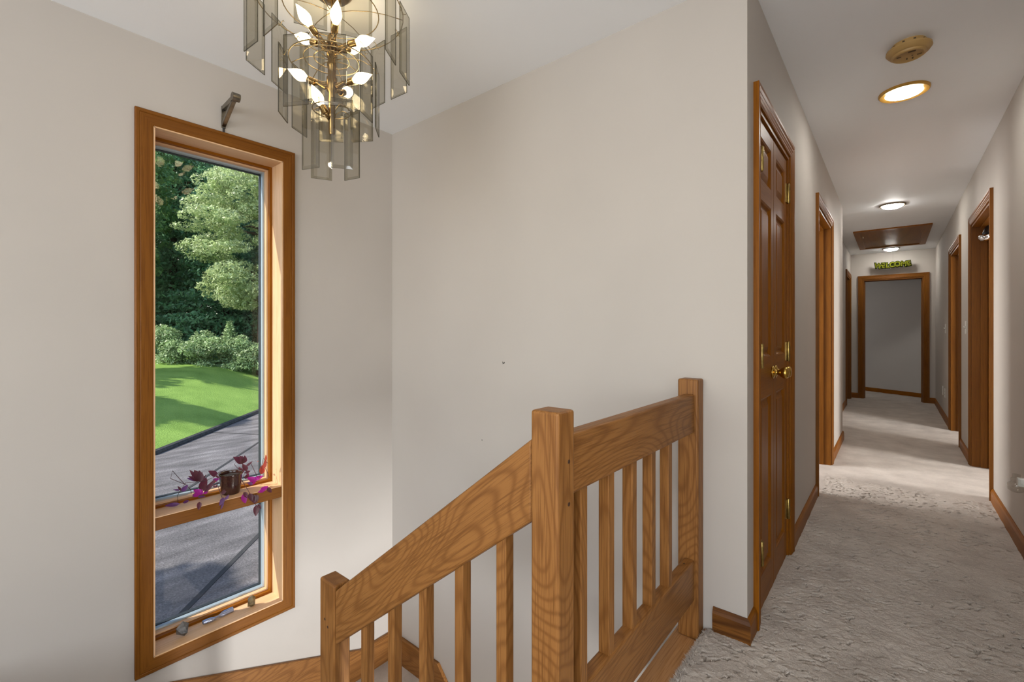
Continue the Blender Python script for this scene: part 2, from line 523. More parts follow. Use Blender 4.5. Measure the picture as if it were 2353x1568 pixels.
# rooms around
wall_with_holes('wall_rear', 'X', -4.72, -4.6, WX0, 4.72, -2.2, CEIL, [(-2.1, 2.5, 0.5, 2.2)], 'wall_paint', 'living room wall behind the viewer with a wide window')
wall_with_holes('wall_right', 'Y', 4.6, 4.72, -4.6, 12.0, -2.2, CEIL, [(-3.1, -0.1, 0.55, 2.15)], 'wall_paint', 'outer wall of the rooms beyond the hall')
wall_with_holes('wall_partition', 'X', 0.9, 1.0, XHR, 4.6, -0.3, CEIL, [], 'wall_paint', 'partition between living room and bathroom')
wall_with_holes('wall_bath_partition', 'X', 5.72, 5.8, XHR + 0.114, 1.5, -0.3, CEIL, [], 'wall_paint', 'partition between the two rooms off the hall')
wall_with_holes('wall_bedroom_partition', 'X', 8.2, 8.3, XL, -0.664, -0.3, CEIL, [], 'wall_paint', 'partition at the end of the bedroom')
wall_with_holes('wall_outer_end', 'X', 12.0, 12.12, WX0, 4.72, -0.3, CEIL, [], 'far_room_paint', 'outermost wall beyond the far doorway')
# slanted wall seen through the far doorway
mb = MB()
d = Vector((0.79, -0.56, 0)).normalized(); nb = Vector((0.56, 0.79, 0)).normalized() * 0.1
q0 = Vector((-0.40, 10.92, 0)) - d * 1.0; q1 = Vector((0.387, 10.36, 0)) + d * 1.2
mb.prism([q0, q1, q1 + nb, q0 + nb], (0, 0, CEIL))
o = mb.build('wall_far_slanted', 'far_room_paint'); tag(o, 'dim slanted wall seen through the far doorway', 'wall', kind='structure')
mb = MB()
f0 = q0 - nb * 0.14
mb.prism([f0, q1 - nb * 0.14, q1, q0], (0, 0, 0.105))
o = mb.build('baseboard_far', 'fir_X'); tag(o, 'brown baseboard on the slanted wall past the far doorway', 'baseboard', kind='structure')

mb = MB(); mb.box(WX0, 4.72, -4.72, 12.12, CEIL, CEIL + 0.15)
o = mb.build('ceiling', 'ceiling_plaster'); tag(o, 'white skim-coated ceiling over stairwell and hall', 'ceiling', kind='structure')

# ---- floor slab and carpet
NX = -0.655
mb = MB()
mb.box(NX + 0.03, 4.6, -4.6, YB, -0.28, -0.022)
mb.box(XHL - 0.1, 4.6, YB, 12.0, -0.28, -0.022)
mb.box(XL, XHL - 0.1, YB + 0.114, 12.0, -0.28, -0.022)
mb.box(XL, NX + 0.03, -4.6, -0.15, -0.28, -0.022)
slab = mb.build('floor', 'carpet'); tag(slab, 'beige carpeted floor of the landing and hall', 'floor', kind='structure')

rng = np.random.default_rng(7)
def vnoise(x, y, seed):
    r = np.random.default_rng(seed)
    T = r.random((256, 256))
    xi = np.floor(x).astype(int); yi = np.floor(y).astype(int)
    fx = x - xi; fy = y - yi
    fx = fx * fx * (3 - 2 * fx); fy = fy * fy * (3 - 2 * fy)
    a = T[xi % 256, yi % 256]; b = T[(xi + 1) % 256, yi % 256]; c_ = T[xi % 256, (yi + 1) % 256]; d_ = T[(xi + 1) % 256, (yi + 1) % 256]
    return (a * (1 - fx) + b * fx) * (1 - fy) + (c_ * (1 - fx) + d_ * fx) * fy
CZ = 0.034
def carpet_height(x, y):
    ca, sa = math.cos(YAW), math.sin(YAW)
    u = x * ca + y * sa; w = -x * sa + y * ca
    h = (vnoise(u * 14 + 50, w * 14 + 50, 1) - 0.5) * 0.006
    h += (vnoise(u * 55 + 90, w * 60 + 90, 2) - 0.5) * 0.004
    h += (vnoise(u * 170 + 90, w * 170 + 90, 3) - 0.5) * 0.003
    return h
# dents where the pile parts: short wavy slits lying roughly across the view of the landing
DENT = []
for _ in range(2100):
    dy_ = 1.22 + 3.05 * rng.random() ** 1.15
    dx_ = rng.uniform(-0.54, 0.49)
    if dy_ > 1.80 and dx_ < -0.39: continue
    if vnoise(np.array([dx_ * 3.2 + 40]), np.array([dy_ * 3.2 + 40]), 6)[0] < rng.uniform(0.1, 0.62): continue
    DENT.append((dx_, dy_, YAW + rng.normal(-0.15, 0.45), rng.uniform(0.007, 0.019), rng.uniform(-9, 9), rng.uniform(0.0015, 0.0026), rng.uniform(0.022, 0.036)))
def press_dents(gx, gy, z, cell):
    x0, y0 = gx.min(), gy.min(); nx, ny = gx.shape
    for dx_, dy_, an, hl, cv, hw, dep in DENT:
        hw_ = max(hw, cell * 0.62)
        i0 = int((dx_ - hl - 0.01 - x0) / cell); i1 = int((dx_ + hl + 0.01 - x0) / cell) + 2
        j0 = int((dy_ - hl - 0.01 - y0) / cell); j1 = int((dy_ + hl + 0.01 - y0) / cell) + 2
        i0, j0 = max(0, i0), max(0, j0); i1, j1 = min(nx, i1), min(ny, j1)
        if i1 <= i0 or j1 <= j0: continue
        ax, ay = gx[i0:i1, j0:j1] - dx_, gy[i0:i1, j0:j1] - dy_
        u = ax * math.cos(an) + ay * math.sin(an); w = -ax * math.sin(an) + ay * math.cos(an)
        w = w - cv * u * u - 0.0012 * np.sin(u * 420 + cv)
        z[i0:i1, j0:j1] -= dep * np.exp(-(w / hw_) ** 2) * np.clip((hl - np.abs(u)) / (hl * 0.35), 0, 1)
    return z
def carpet_patch(name, x0, x1, y0, y1, cell, ragged=False, parent=None):
    nx = max(2, int(round((x1 - x0) / cell)) + 1); ny = max(2, int(round((y1 - y0) / cell)) + 1)
    gx, gy = np.meshgrid(np.linspace(x0, x1, nx), np.linspace(y0, y1, ny), indexing='ij')
    z = CZ + carpet_height(gx, gy)
    if cell < 0.006: z = press_dents(gx, gy, z, cell)
    if ragged:
        e = (vnoise(gy * 45 + 9, gy * 0 + 3, 11) - 0.5) * 0.020 + (vnoise(gy * 160 + 9, gy * 0 + 3, 12) - 0.5) * 0.010
        fall = np.clip((gx - x0) / 0.05, 0, 1)
        gx = gx + e * (1 - fall)
        z = z * np.sqrt(np.clip((np.linspace(x0, x1, nx)[:, None] - x0) / 0.022, 0, 1)) + 0.0 * gy
        z[0, :] = -0.004
    co = np.stack([gx, gy, z], -1).reshape(-1, 3)
    idx = np.arange(nx * ny).reshape(nx, ny)
    q = np.stack([idx[:-1, :-1], idx[1:, :-1], idx[1:, 1:], idx[:-1, 1:]], -1).reshape(-1, 4)
    me = bpy.data.meshes.new(name)
    me.vertices.add(len(co)); me.vertices.foreach_set('co', co.astype(np.float32).ravel())
    me.loops.add(q.size); me.loops.foreach_set('vertex_index', q.astype(np.int32).ravel())
    me.polygons.add(len(q)); me.polygons.foreach_set('loop_start', np.arange(0, q.size, 4, dtype=np.int32)); me.polygons.foreach_set('loop_total', np.full(len(q), 4, dtype=np.int32))
    me.update(); me.validate()
    me.polygons.foreach_set('use_smooth', np.ones(len(q), dtype=bool))
    me.materials.append(MATS['carpet'])
    o = bpy.data.objects.new(name, me); COL.objects.link(o); place(o, (0, 0, 0), parent)
    return o
CX0 = -0.548
carpet_patch('carpet', CX0, 0.505, 1.20, YB - 0.004, 0.0026, True, slab)
carpet_patch('carpet', XHL + 0.002, 0.505, YB - 0.006, 3.0, 0.0026, False, slab)
carpet_patch('carpet', XHL + 0.002, 0.505, 2.995, 4.3, 0.0040, False, slab)
carpet_patch('carpet', XHL - 0.4, XHR + 0.9, 4.29, 9.7, 0.018, False, slab)
carpet_patch('carpet', -0.7, XHR + 1.2, 9.69, 11.2, 0.04, False, slab)
carpet_patch('carpet', XHL - 0.12, XHL + 0.004, 1.96, 2.66, 0.02, False, slab)
carpet_patch('carpet', -2.4, XHL + 0.004, 3.77, 4.65, 0.03, False, slab)
carpet_patch('carpet', -2.4, XHL - 0.116, 3.0, 5.74, 0.05, False, slab)
carpet_patch('carpet', CX0, 4.5, -4.5, 1.20, 0.06, False, slab)
# loose pile fibres standing at the near carpet and its cut edge
N1, N2 = 15000, 5600
px = np.concatenate([rng.uniform(CX0 + 0.01, 0.45, N1), CX0 + np.abs(rng.normal(0, 0.012, N2))])
py = np.concatenate([1.3 + 1.9 * rng.random(N1) ** 1.6, rng.uniform(1.25, YB - 0.01, N2)])
keep = (py < YB - 0.01) | (px > XHL + 0.02)
px, py = px[keep], py[keep]; n = len(px)
pz = CZ + carpet_height(px, py) - 0.004
edge = np.clip((px - CX0) / 0.022, 0, 1); pz = np.where(py < YB, pz * np.sqrt(edge), pz)
ang = rng.uniform(0, 2 * np.pi, n); ln = np.where(np.arange(n) < n - 4000, rng.uniform(0.004, 0.008, n), rng.uniform(0.006, 0.012, n)); wd = rng.uniform(0.0012, 0.0022, n)
lx = rng.normal(0, 0.005, n) - np.where(edge < 0.6, 0.006, 0); ly = rng.normal(0, 0.005, n)
A = np.stack([px + wd * np.cos(ang), py + wd * np.sin(ang), pz], -1)
B = np.stack([px - wd * np.cos(ang), py - wd * np.sin(ang), pz], -1)
Cc = np.stack([px + lx, py + ly, pz + ln], -1)
co = np.stack([A, B, Cc], 1).reshape(-1, 3)
me = bpy.data.meshes.new('carpet_fibres')
me.vertices.add(len(co)); me.vertices.foreach_set('co', co.astype(np.float32).ravel())
me.loops.add(len(co)); me.loops.foreach_set('vertex_index', np.arange(len(co), dtype=np.int32))
me.polygons.add(n); me.polygons.foreach_set('loop_start', np.arange(0, 3 * n, 3, dtype=np.int32)); me.polygons.foreach_set('loop_total', np.full(n, 3, dtype=np.int32))
me.update(); me.materials.append(MATS['carpet_fibre'])
o = bpy.data.objects.new('carpet_fibres', me); COL.objects.link(o); place(o, (0, 0, 0), slab); o['kind'] = 'stuff'

# wooden nosing along the edge of the landing
mb = MB(); mb.box(-0.648, -0.50, 0.70, YB - 0.001, -0.022, 0.004)
o = mb.build('trim_1', 'pale_oak_Y', bevel=0.006); tag(o, 'oak nosing board along the carpet edge under the railing', 'trim', kind='structure')
mb = MB(); mb.box(-0.640, -0.622, 0.70, YB, -0.28, -0.022)
o = mb.build('trim_2', 'wall_paint'); tag(o, 'painted fascia below the oak nosing', 'trim', kind='structure')
mb = MB(); mb.box(-0.55, -0.52, YB - 0.012, YB - 0.0005, 0.0, 0.026)
o = mb.build('trim_3', 'fir_X', bevel=0.002); tag(o, 'short wood strip between wall post and baseboard end', 'trim', kind='structure')

# stairs going down (below the picture)
def step(x0, x1, y0, y1, z, bottom=-2.2):
    mb = MB(); mb.box(x0, x1, y0, y1, z - 0.2, z)
    return mb
steps = empty('staircase', (-1.5, 0.8, -1.94)); tag(steps, 'carpeted stairs turning down below the railing', 'stairs', kind='structure')
for i in range(3):
    step(-0.64 - 0.245 * (i + 1) , -0.64 - 0.245 * i, -0.14, 0.80, -0.194 * (i + 1)).build('tread', 'carpet', steps, bevel=0.012)
step(XL, -1.375, -0.14, 0.80, -0.776).build('tread', 'carpet', steps, bevel=0.012)
step(XL, -1.95, 0.80, YB, -0.97).build('landing', 'carpet', steps, bevel=0.012)
for i in range(4):
    step(-1.95 + 0.25 * i, -1.70 + 0.25 * i, 0.92, YB, -0.97 - 0.194 * (i + 1)).build('tread', 'carpet', steps, bevel=0.012)
mb = MB(); mb.box(-0.96, 4.6, 0.92, YB, -2.2, -1.94); mb.build('lower_floor', 'carpet', steps)

# skirting boards of the stair
def skirt(name, pts, vec, mat, label):
    mb = MB(); mb.prism(pts, vec); o = mb.build(name, mat, bevel=0.004); tag(o, label, 'skirting', kind='structure'); return o
X = XL
skirt('trim_4', [(X, 0.05, -0.225), (X, 1.57, -0.800), (X, YB, -0.800), (X, YB, -0.972), (X, 1.53, -0.972), (X, 0.05, -0.41)], (0.020, 0, 0), 'oak_Y', 'oak skirting board sloping down below the stair window')
Y = YB
skirt('trim_5', [(X + 0.02, Y, -0.800), (-2.055, Y, -0.800), (-1.955, Y, -0.905), (-1.40, Y, -1.33), (-1.40, Y, -1.55), (-2.03, Y, -0.972), (X + 0.02, Y, -0.972)], (0, -0.020, 0), 'oak_X', 'oak skirting board bending down along the stairwell wall')

# baseboards
BASE = [(0, 0), (0.0, 0.014), (0.070, 0.014), (0.082, 0.010), (0.090, 0.004), (0.090, 0)]
def baseb(name, p0, p1, nor, mat, label, z0=0.030, m0=0, m1=0):
    mb = MB()
    p0, p1, nor = Vector(p0), Vector(p1), Vector(nor); t = (p1 - p0).normalized(); up = Vector((0, 0, 1))
    prof = [(-0.05, 0), (-0.05, 0.014)] + BASE[2:]
    A = [p0 + up * (z0 + a) + nor * h - t * h * m0 for a, h in prof]; B = [p1 + up * (z0 + a) + nor * h + t * h * m1 for a, h in prof]
    k = len(prof)
    mb.poly(A + B, [list(range(k))[::-1], list(range(k, 2 * k))] + [(i, (i + 1) % k, k + (i + 1) % k, k + i) for i in range(k)])
    o = mb.build(name, mat); tag(o, label, 'baseboard', kind='structure'); return o
baseb('baseboard_corner', (-0.518, YB, 0), (XHL, YB, 0), (0, -1, 0), 'walnut_X', 'short dark baseboard piece capping the wall corner by the railing', m1=1)
baseb('baseboard_closet', (XHL, YB, 0), (XHL, 1.90, 0), (1, 0, 0), 'fir_Y', 'tiny baseboard between wall corner and closet casing', m0=1)
baseb('baseboard_hall_left', (XHL, 2.713, 0), (XHL, 3.70, 0), (1, 0, 0), 'fir_Y', 'baseboard between closet casing and open doorway')
baseb('baseboard_hall_corner', (XHL, 4.72, 0), (XHL, 5.86, 0), (1, 0, 0), 'fir_Y', 'baseboard past the open doorway up to the wall step')
baseb('baseboard_recess', (-0.55, 5.86, 0), (-0.55, 8.555, 0), (1, 0, 0), 'fir_Y', 'baseboard along the set-back hall wall')
baseb('baseboard_recess_end', (-0.55, 9.495, 0), (-0.55, YE, 0), (1, 0, 0), 'fir_Y', 'stub of baseboard at the far hall corner')
baseb('baseboard_right', (XHR, 1.0, 0), (XHR, 4.32, 0), (-1, 0, 0), 'fir_Y', 'long near baseboard on the hall wall below the night light')
baseb('baseboard_right_middle', (XHR, 5.435, 0), (XHR, 6.15, 0), (-1, 0, 0), 'fir_Y', 'baseboard between the two doorways below the light switch')
baseb('baseboard_right_far', (XHR, 7.22, 0), (XHR, YE, 0), (-1, 0, 0), 'fir_Y', 'baseboard below the far outlets')
baseb('baseboard_end_left', (-0.55, YE, 0), (-0.45, YE, 0), (0, -1, 0), 'fir_X', 'baseboard stub beside the far doorway on its hinge side')
baseb('baseboard_end_right', (0.44, YE, 0), (XHR, YE, 0), (0, -1, 0), 'fir_X', 'baseboard stub between far doorway and outlet wall')

# door casings
doorway_trim('trim_6', 'hl', 'Y', XHL, 1.965, 2.648, 2.022, 1, 'moulded brown casing round the closet double doors', stop=False, depth=0.115, wz='fir_Z', wl='fir_Y')
doorway_trim('trim_7', 'hl', 'Y', XHL, 3.765, 4.655, 2.025, 1, 'moulded brown casing of the open doorway past the closet')
doorway_trim('trim_8', 'rc', 'Y', -0.55, 8.62, 9.43, 2.03, 1, 'brown casing of the doorway hidden behind the wall step')
doorway_trim('trim_9', 'hr', 'Y', XHR, 4.385, 5.37, 2.03, -1, 'brown casing of the doorway with the hook on its door')
doorway_trim('trim_10', 'hr', 'Y', XHR, 6.215, 7.155, 2.02, -1, 'brown casing of the doorway between switch and outlets')
doorway_trim('trim_11', 'en', 'X', YE, -0.385, 0.375, 2.01, -1, 'brown casing of the doorway under the welcome sign', wl='casing_fir_X')

# ------------------------------------------------------------------ doors
def hinge(root, x, y, z0, z1, s=1):
    mb = MB()
    mb.lathe([(0.005, z0 - 0.004), (0.0075, z0), (0.0075, z1), (0.005, z1 + 0.004)], (x + 0.008, y, 0), seg=12)
    mb.box(x - 0.004, x + 0.003, min(y, y + 0.026 * s), max(y, y + 0.026 * s), z0, z1)
    for k in range(1, 5):
        zz = z0 + (z1 - z0) * k / 5
        mb.lathe([(0.0079, zz - 0.0008), (0.0079, zz + 0.0008)], (x + 0.008, y, 0), seg=12)
    return mb.build('hinge', 'aged_brass', root, smooth=True)

def panel_door(name, x, y0, y1, z0, z1, panels, label, knob_y=None, hinge_y=None, hs=1):
    """door leaf lying in the plane X = x (front towards +X), raised panels in sunk frames"""
    root = empty(name, (x, (y0 + y1) / 2, z0)); tag(root, label, 'door', kind='structure')
    th = 0.035
    py0, py1 = y0 + 0.055, y1 - 0.055
    # stiles and rails
    for a, b in ((y0, py0), (py1, y1)):
        MB().box(x - th, x, a, b, z0, z1).build('stile', 'fir_Z', root, bevel=0.0015)
    zs = [z0] + [q for pz in panels for q in pz] + [z1]
    for k in range(0, len(zs), 2):
        MB().box(x - th, x - 0.0004, py0, py1, zs[k], zs[k + 1]).build('rail', 'fir_Y', root)
    for a, b in panels:
        mb = MB()
        w = py1 - py0
        def ring(i, dep):
            return [(x - dep, py0 + i, a + i), (x - dep, py1 - i, a + i), (x - dep, py1 - i, b - i), (x - dep, py0 + i, b - i)]
        rings = [ring(0, 0.001), ring(0.006, 0.004), ring(0.012, 0.012), ring(0.018, 0.013), ring(0.040, 0.004), ring(0.042, 0.0035)]
        P = [q for r in rings for q in r]; F = []
        for i in range(len(rings) - 1):
            for k in range(4):
                F.append((4 * i + k, 4 * i + (k + 1) % 4, 4 * i + 4 + (k + 1) % 4, 4 * i + 4 + k))
        F.append(tuple(4 * (len(rings) - 1) + k for k in range(4)))
        mb.poly(P, F); mb.build('panel', 'fir_Z', root)
        MB().box(x - th, x - 0.016, py0 - 0.001, py1 + 0.001, a - 0.001, b + 0.001).build('panel_core', 'fir_Z', root)
    if hinge_y is not None:
        for a, b in ((0.225, 0.316), (1.008, 1.098), (1.790, 1.881)):
            hinge(root, x, hinge_y, a, b, hs)
    if knob_y is not None:
        kn = MB()
        kn.lathe([(0.0, 0.0), (0.026, 0.0), (0.029, 0.003), (0.026, 0.007), (0.013, 0.011), (0.010, 0.018), (0.011, 0.026), (0.019, 0.034), (0.0245, 0.044), (0.0255, 0.052), (0.022, 0.060), (0.015, 0.064), (0.0, 0.0655)], (x, knob_y, 0.972), (1, 0, 0), 22)
        kn.build('knob', 'brass', root, smooth='all')
    return root
PAN = [(0.165, 0.878), (1.043, 1.684), (1.765, 1.935)]
DX = -0.407
panel_door('door_1', DX, 1.985, 2.306, 0.022, 2.002, PAN, 'narrow panelled closet door leaf nearest the railing', 2.278, 2.028, 1)
panel_door('door_2', DX, 2.309, 2.628, 0.022, 2.002, PAN, 'narrow panelled closet door leaf farther from the railing', 2.338, 2.628, -1)
# closet back so nothing shows through the gap
MB().box(-1.1, -1.06, 1.93, 2.75, 0, CEIL).build('wall_closet', 'wall_paint')
bpy.data.objects['wall_closet']['kind'] = 'structure'; tag(bpy.data.objects['wall_closet'], 'wall inside the closet behind its doors', 'wall')
# open leaves seen in the doorways
def open_leaf(name, x0, x1, y0, y1, label, mat='fir_Z'):
    r = empty(name, ((x0 + x1) / 2, (y0 + y1) / 2, 0.045)); tag(r, label, 'door', kind='structure')
    MB().box(x0, x1, y0, y1, 0.045, 2.0).build('leaf', mat, r, bevel=0.002)
    return r
r = open_leaf('door_3', -1.33, -0.53, 4.60, 4.635, 'open door leaf seen edge-on in the doorway past the closet')
mb = MB()
r = open_leaf('door_4', XHR + 0.09, XHR + 0.85, 5.30, 5.335, 'open wood door behind the doorway casing with the black and chrome hook')
r = open_leaf('door_5', XHR + 0.09, XHR + 0.85, 7.085, 7.12, 'open wood door in the doorway between switch and outlets')
r = open_leaf('door_6', -1.4, -0.66, 9.36, 9.395, 'open door leaf in the doorway behind the wall step')
# robe hook on the open door
hk = empty('robe_hook', (XHR + 0.115, 5.29, 1.83)); tag(hk, 'black and chrome hook high on the open door', 'hook')
mb = MB(); mb.tube([(XHR + 0.105, 5.295, 2.00), (XHR + 0.085, 5.26, 1.97), (XHR + 0.066, 5.215, 1.925)], [0.024, 0.028, 0.026], 12); mb.build('arm', 'black_metal', hk, smooth=True)
mb = MB(); mb.lathe([(0.0, -0.036), (0.022, -0.032), (0.034, -0.015), (0.036, 0.0), (0.030, 0.010), (0.0, 0.012)], (XHR + 0.052, 5.19, 1.905), (0, 0, 1), 20); mb.build('cup', 'chrome', hk, smooth='all')

# ------------------------------------------------------------------ stair window
win = empty('window_1', (XL, (OPY0 + OPY1) / 2, OPZ0)); tag(win, 'tall narrow two-pane stair window with brown wood casing', 'window', kind='structure')
nor = (1, 0, 0); xf = XL
def wcas(p0, p1, ow, mat):
    mb = MB(); board(mb, p0, p1, ow, nor, FLATCASE); mb.build('casing_board', mat, win)
wcas((xf, OPY0, OPZ0), (xf, OPY0, OPZ1), (0, -1, 0), 'casing_fir_Z')
wcas((xf, OPY1, OPZ0), (xf, OPY1, OPZ1), (0, 1, 0), 'casing_fir_Z')
wcas((xf, OPY0, OPZ1), (xf, OPY1, OPZ1), (0, 0, 1), 'casing_fir_Y')
wcas((xf, OPY0, OPZ0), (xf, OPY1, OPZ0), (0, 0, -1), 'casing_fir_Y')
JX = -2.622; GX = -2.700
def wbox(nm, x0, x1, y0, y1, z0, z1, mat, bev=0.0):
    return MB().box(x0, x1, y0, y1, z0, z1).build(nm, mat, win, bevel=bev)
t = 0.012
wbox('jamb', WX0 + 0.01, XL + 0.017, OPY0 - 0.003, OPY0 + 0.004, OPZ0, OPZ1, 'pale_fir_Z')
wbox('jamb', WX0 + 0.01, XL + 0.017, OPY1 - 0.004, OPY1 + 0.003, OPZ0, OPZ1, 'pale_fir_Z')
wbox('head_jamb', WX0 + 0.01, XL + 0.017, OPY0, OPY1, OPZ1 - 0.004, OPZ1 + 0.003, 'pale_fir_Y')
wbox('sill', WX0 - 0.03, XL + 0.017, OPY0, OPY1, OPZ0 - 0.003, OPZ0 + 0.004, 'pale_fir_Y')
MZ0, MZ1 = 0.268, 0.325
wbox('mullion', GX - 0.02, XL + 0.014, OPY0 + 0.004, OPY1 - 0.004, MZ0, MZ1, 'casing_fir_Y', 0.003)
wbox('mullion_shelf', GX + 0.01, XL + 0.016, OPY0 + 0.004, OPY1 - 0.004, MZ1, MZ1 + 0.004, 'pale_fir_Y', 0.0015)
def lite(z0, z1):
    y0, y1 = OPY0 + 0.004, OPY1 - 0.004
    def frame(nm, i0, i1, x0, x1, ms):
        wbox(nm, x0, x1, y0 + i0, y0 + i1, z0 + i0, z1 - i0, ms[0])
        wbox(nm, x0, x1, y1 - i1, y1 - i0, z0 + i0, z1 - i0, ms[0])
        wbox(nm, x0, x1, y0 + i1, y1 - i1, z1 - i1, z1 - i0, ms[1])
        wbox(nm, x0, x1, y0 + i1, y1 - i1, z0 + i0, z0 + i1, ms[1])
    frame('glazing_stop', 0.0, 0.013, GX + 0.012, JX, ('fir_Z', 'fir_Y'))
    frame('glazing_bead', 0.013, 0.021, GX + 0.008, JX - 0.022, ('pale_fir_Z', 'pale_fir_Y'))
    frame('spacer', 0.021, 0.030, GX + 0.004, JX - 0.050, ('aluminium', 'aluminium'))
    frame('gasket', 0.0, 0.0325, GX - 0.02, GX + 0.003, ('gasket', 'gasket'))
    wbox('glass_pane', GX - 0.004, GX, y0 + 0.02, y1 - 0.02, z0 + 0.02, z1 - 0.02, 'window_glass')
lite(MZ1 + 0.002, OPZ1 - 0.004)
lite(OPZ0 + 0.004, MZ0 - 0.001)

# curtain rod bracket over the window
br = empty('curtain_bracket', (XL, 0.822, 2.135)); tag(br, 'small pewter curtain rod bracket on the wall above the window', 'bracket')
MB().box(XL, XL + 0.005, 0.812, 0.832, 2.145, 2.252).build('wall_plate', 'pewter', br, bevel=0.002)
mb = MB(); mb.prism([(XL + 0.004, 0.813, 2.232), (XL + 0.004, 0.813, 2.250), (-2.37, 0.813, 2.262), (-2.37, 0.813, 2.230)], (0, 0.018, 0)); mb.build('arm', 'pewter', br, bevel=0.002)
mb = MB(); mb.prism([(XL + 0.004, 0.813, 2.150), (XL + 0.004, 0.813, 2.172), (-2.395, 0.813, 2.240), (-2.365, 0.813, 2.240)], (0, 0.018, 0)); mb.build('strut', 'pewter', br, bevel=0.002)
mb = MB(); mb.lathe([(0.010, -0.016), (0.019, -0.016), (0.019, 0.016), (0.010, 0.016)], (-2.362, 0.822, 2.246), (0, 1, 0), 18); mb.build('cup', 'pewter', br, smooth=True)
for zz in (2.165, 2.232):
    mb = MB(); mb.lathe([(0.0045, 0), (0.0035, 0.002), (0, 0.0025)], (XL + 0.005, 0.822, zz), (1, 0, 0), 10); mb.build('screw', 'black_metal', br)
mb = MB(); mb.tube([(XL + 0.004, 0.822, 2.147), (XL + 0.005, 0.822, 2.120)], 0.005, 8); mb.build('pin', 'black_metal', br)

# ------------------------------------------------------------------ railing
RA = empty('stair_railing', (-0.59, 0.86, -0.2)); tag(RA, 'oak stair railing with square newel posts, wide rails and balusters', 'railing')
def post(x0, x1, y0, y1, z0, z1, plugs):
    o = MB().box(x0, x1, y0, y1, z0, z1).build('newel_post', 'oak_Z', RA, bevel=0.007, seg=3)
    for (nx_, ny_, px_, py_, pz_) in plugs:
        mb = MB(); mb.lathe([(0.0048, 0.0), (0.0044, 0.0006), (0, 0.0007)], (px_, py_, pz_), (nx_, ny_, 0), 12); mb.build('plug', 'plug', o)
    return o
post(-0.632, -0.556, 0.826, 0.893, -0.26, 0.974, [(1, 0, -0.556, 0.868, 0.86), (1, 0, -0.556, 0.868, 0.765)])
post(-0.629, -0.553, 1.741, YB - 0.001, 0.004, 0.972, [])
post(-1.586, -1.486, 0.826, 0.888, -1.1, 0.268, [(0, -1, -1.55, 0.826, 0.13), (0, -1, -1.53, 0.826, 0.11)])
MB().box(-0.604, -0.566, 0.893, 1.742, 0.775, 0.917).build('top_rail', 'oak_Y', RA, bevel=0.007, seg=3)
bo = MB().box(-0.604, -0.566, 0.893, 1.742, 0.150, 0.302).build('bottom_rail', 'oak_Y', RA, bevel=0.007, seg=3)
mb = MB(); mb.lathe([(0.004, 0), (0.0036, 0.0006), (0, 0.0007)], (-0.587, 1.69, 0.302), (0, 0, 1), 10); mb.build('plug', 'plug', bo)
b0 = None
def baluster(x, y, z0, z1):
    MB().box(x - 0.016, x + 0.016, y, y + 0.031, z0, z1).build('baluster', 'oak_Z', RA, bevel=0.003)
for y in (0.943, 1.083, 1.222, 1.360, 1.498):
    baluster(-0.586, y, 0.295, 0.782)
# sloped rails: local X runs down the slope
SL = 0.768; th = math.atan(SL); LEN = (1.487 - 0.631) / math.cos(th)
def sloped_rail(nm, ztop, hgt, y0, y1):
    """local +X = down the slope (world -X, -Z); local +Z = up across the board; local +Y = world -Y"""
    dx = Vector((-math.cos(th), 0, -math.sin(th))); dz = Vector((-math.sin(th), 0, math.cos(th)))
    mb = MB()
    k = hgt * math.tan(th)
    prof = [(0, 0), (LEN, 0), (LEN + k, -hgt), (k, -hgt)]
    mb.prism([(a, -y1, b) for a, b in prof], (0, y1 - y0, 0))
    o = mb.build(nm, 'oak_X', RA, bevel=0.007, origin=(0, 0, 0), seg=3)
    R = Matrix((dx, Vector((0, -1, 0)), dz)).transposed()
    o.rotation_euler = R.to_euler()
    place(o, (-0.631, 0.0, ztop), RA)
    return o
def hrail_top(x): return 0.908 + SL * (x + 0.631)
sloped_rail('sloped_rail', 0.908, 0.150, 0.829, 0.867)
sloped_rail('sloped_bottom_rail', 0.908 - 0.63, 0.150, 0.829, 0.867)
for x in (-1.308, -1.161, -1.012, -0.863, -0.716):
    xc = x - 0.016
    zt = hrail_top(xc) - 0.150 / math.cos(th)
    baluster(xc, 0.838, hrail_top(xc) - 0.64, zt + 0.035)

# ------------------------------------------------------------------ chandelier
CHX, CHY = -1.629, 0.896
CH = empty('chandelier', (CHX, CHY, CEIL)); tag(CH, 'tiered brass chandelier with smoked glass panes and lit candle bulbs', 'chandelier')
mb = MB(); mb.lathe([(0.0, 0.0), (0.075, 0.0), (0.075, -0.006), (0.06, -0.022), (0.02, -0.03), (0.0, -0.03)], (CHX, CHY, CEIL), seg=32); mb.build('canopy', 'antique_brass', CH, smooth=True)
mb = MB(); mb.lathe([(0.004, 2.41), (0.004, 2.275), (0.010, 2.272), (0.016, 2.262), (0.016, 2.205), (0.019, 2.200), (0.019, 2.190), (0.0145, 2.186), (0.0145, 2.165), (0.017, 2.163), (0.017, 2.150), (0.0145, 2.147), (0.0145, 2.112), (0.019, 2.108), (0.019, 2.060), (0.012, 2.052), (0.012, 1.975), (0.015, 1.972), (0.015, 1.962), (0.0115, 1.958), (0.0115, 1.902), (0.009, 1.894), (0.0, 1.893)], (CHX, CHY, 0), seg=20); mb.build('stem', 'antique_brass', CH, smooth=True)
FV = Vector((-math.sin(YAW), math.cos(YAW), 0)); RV = Vector((math.cos(YAW), math.sin(YAW), 0))
C0 = Vector((CHX, CHY, 0))
def pol(r, deg, z):
    a = math.radians(deg)
    return C0 + RV * (r * math.cos(a)) + FV * (r * math.sin(a)) + Vector((0, 0, z))
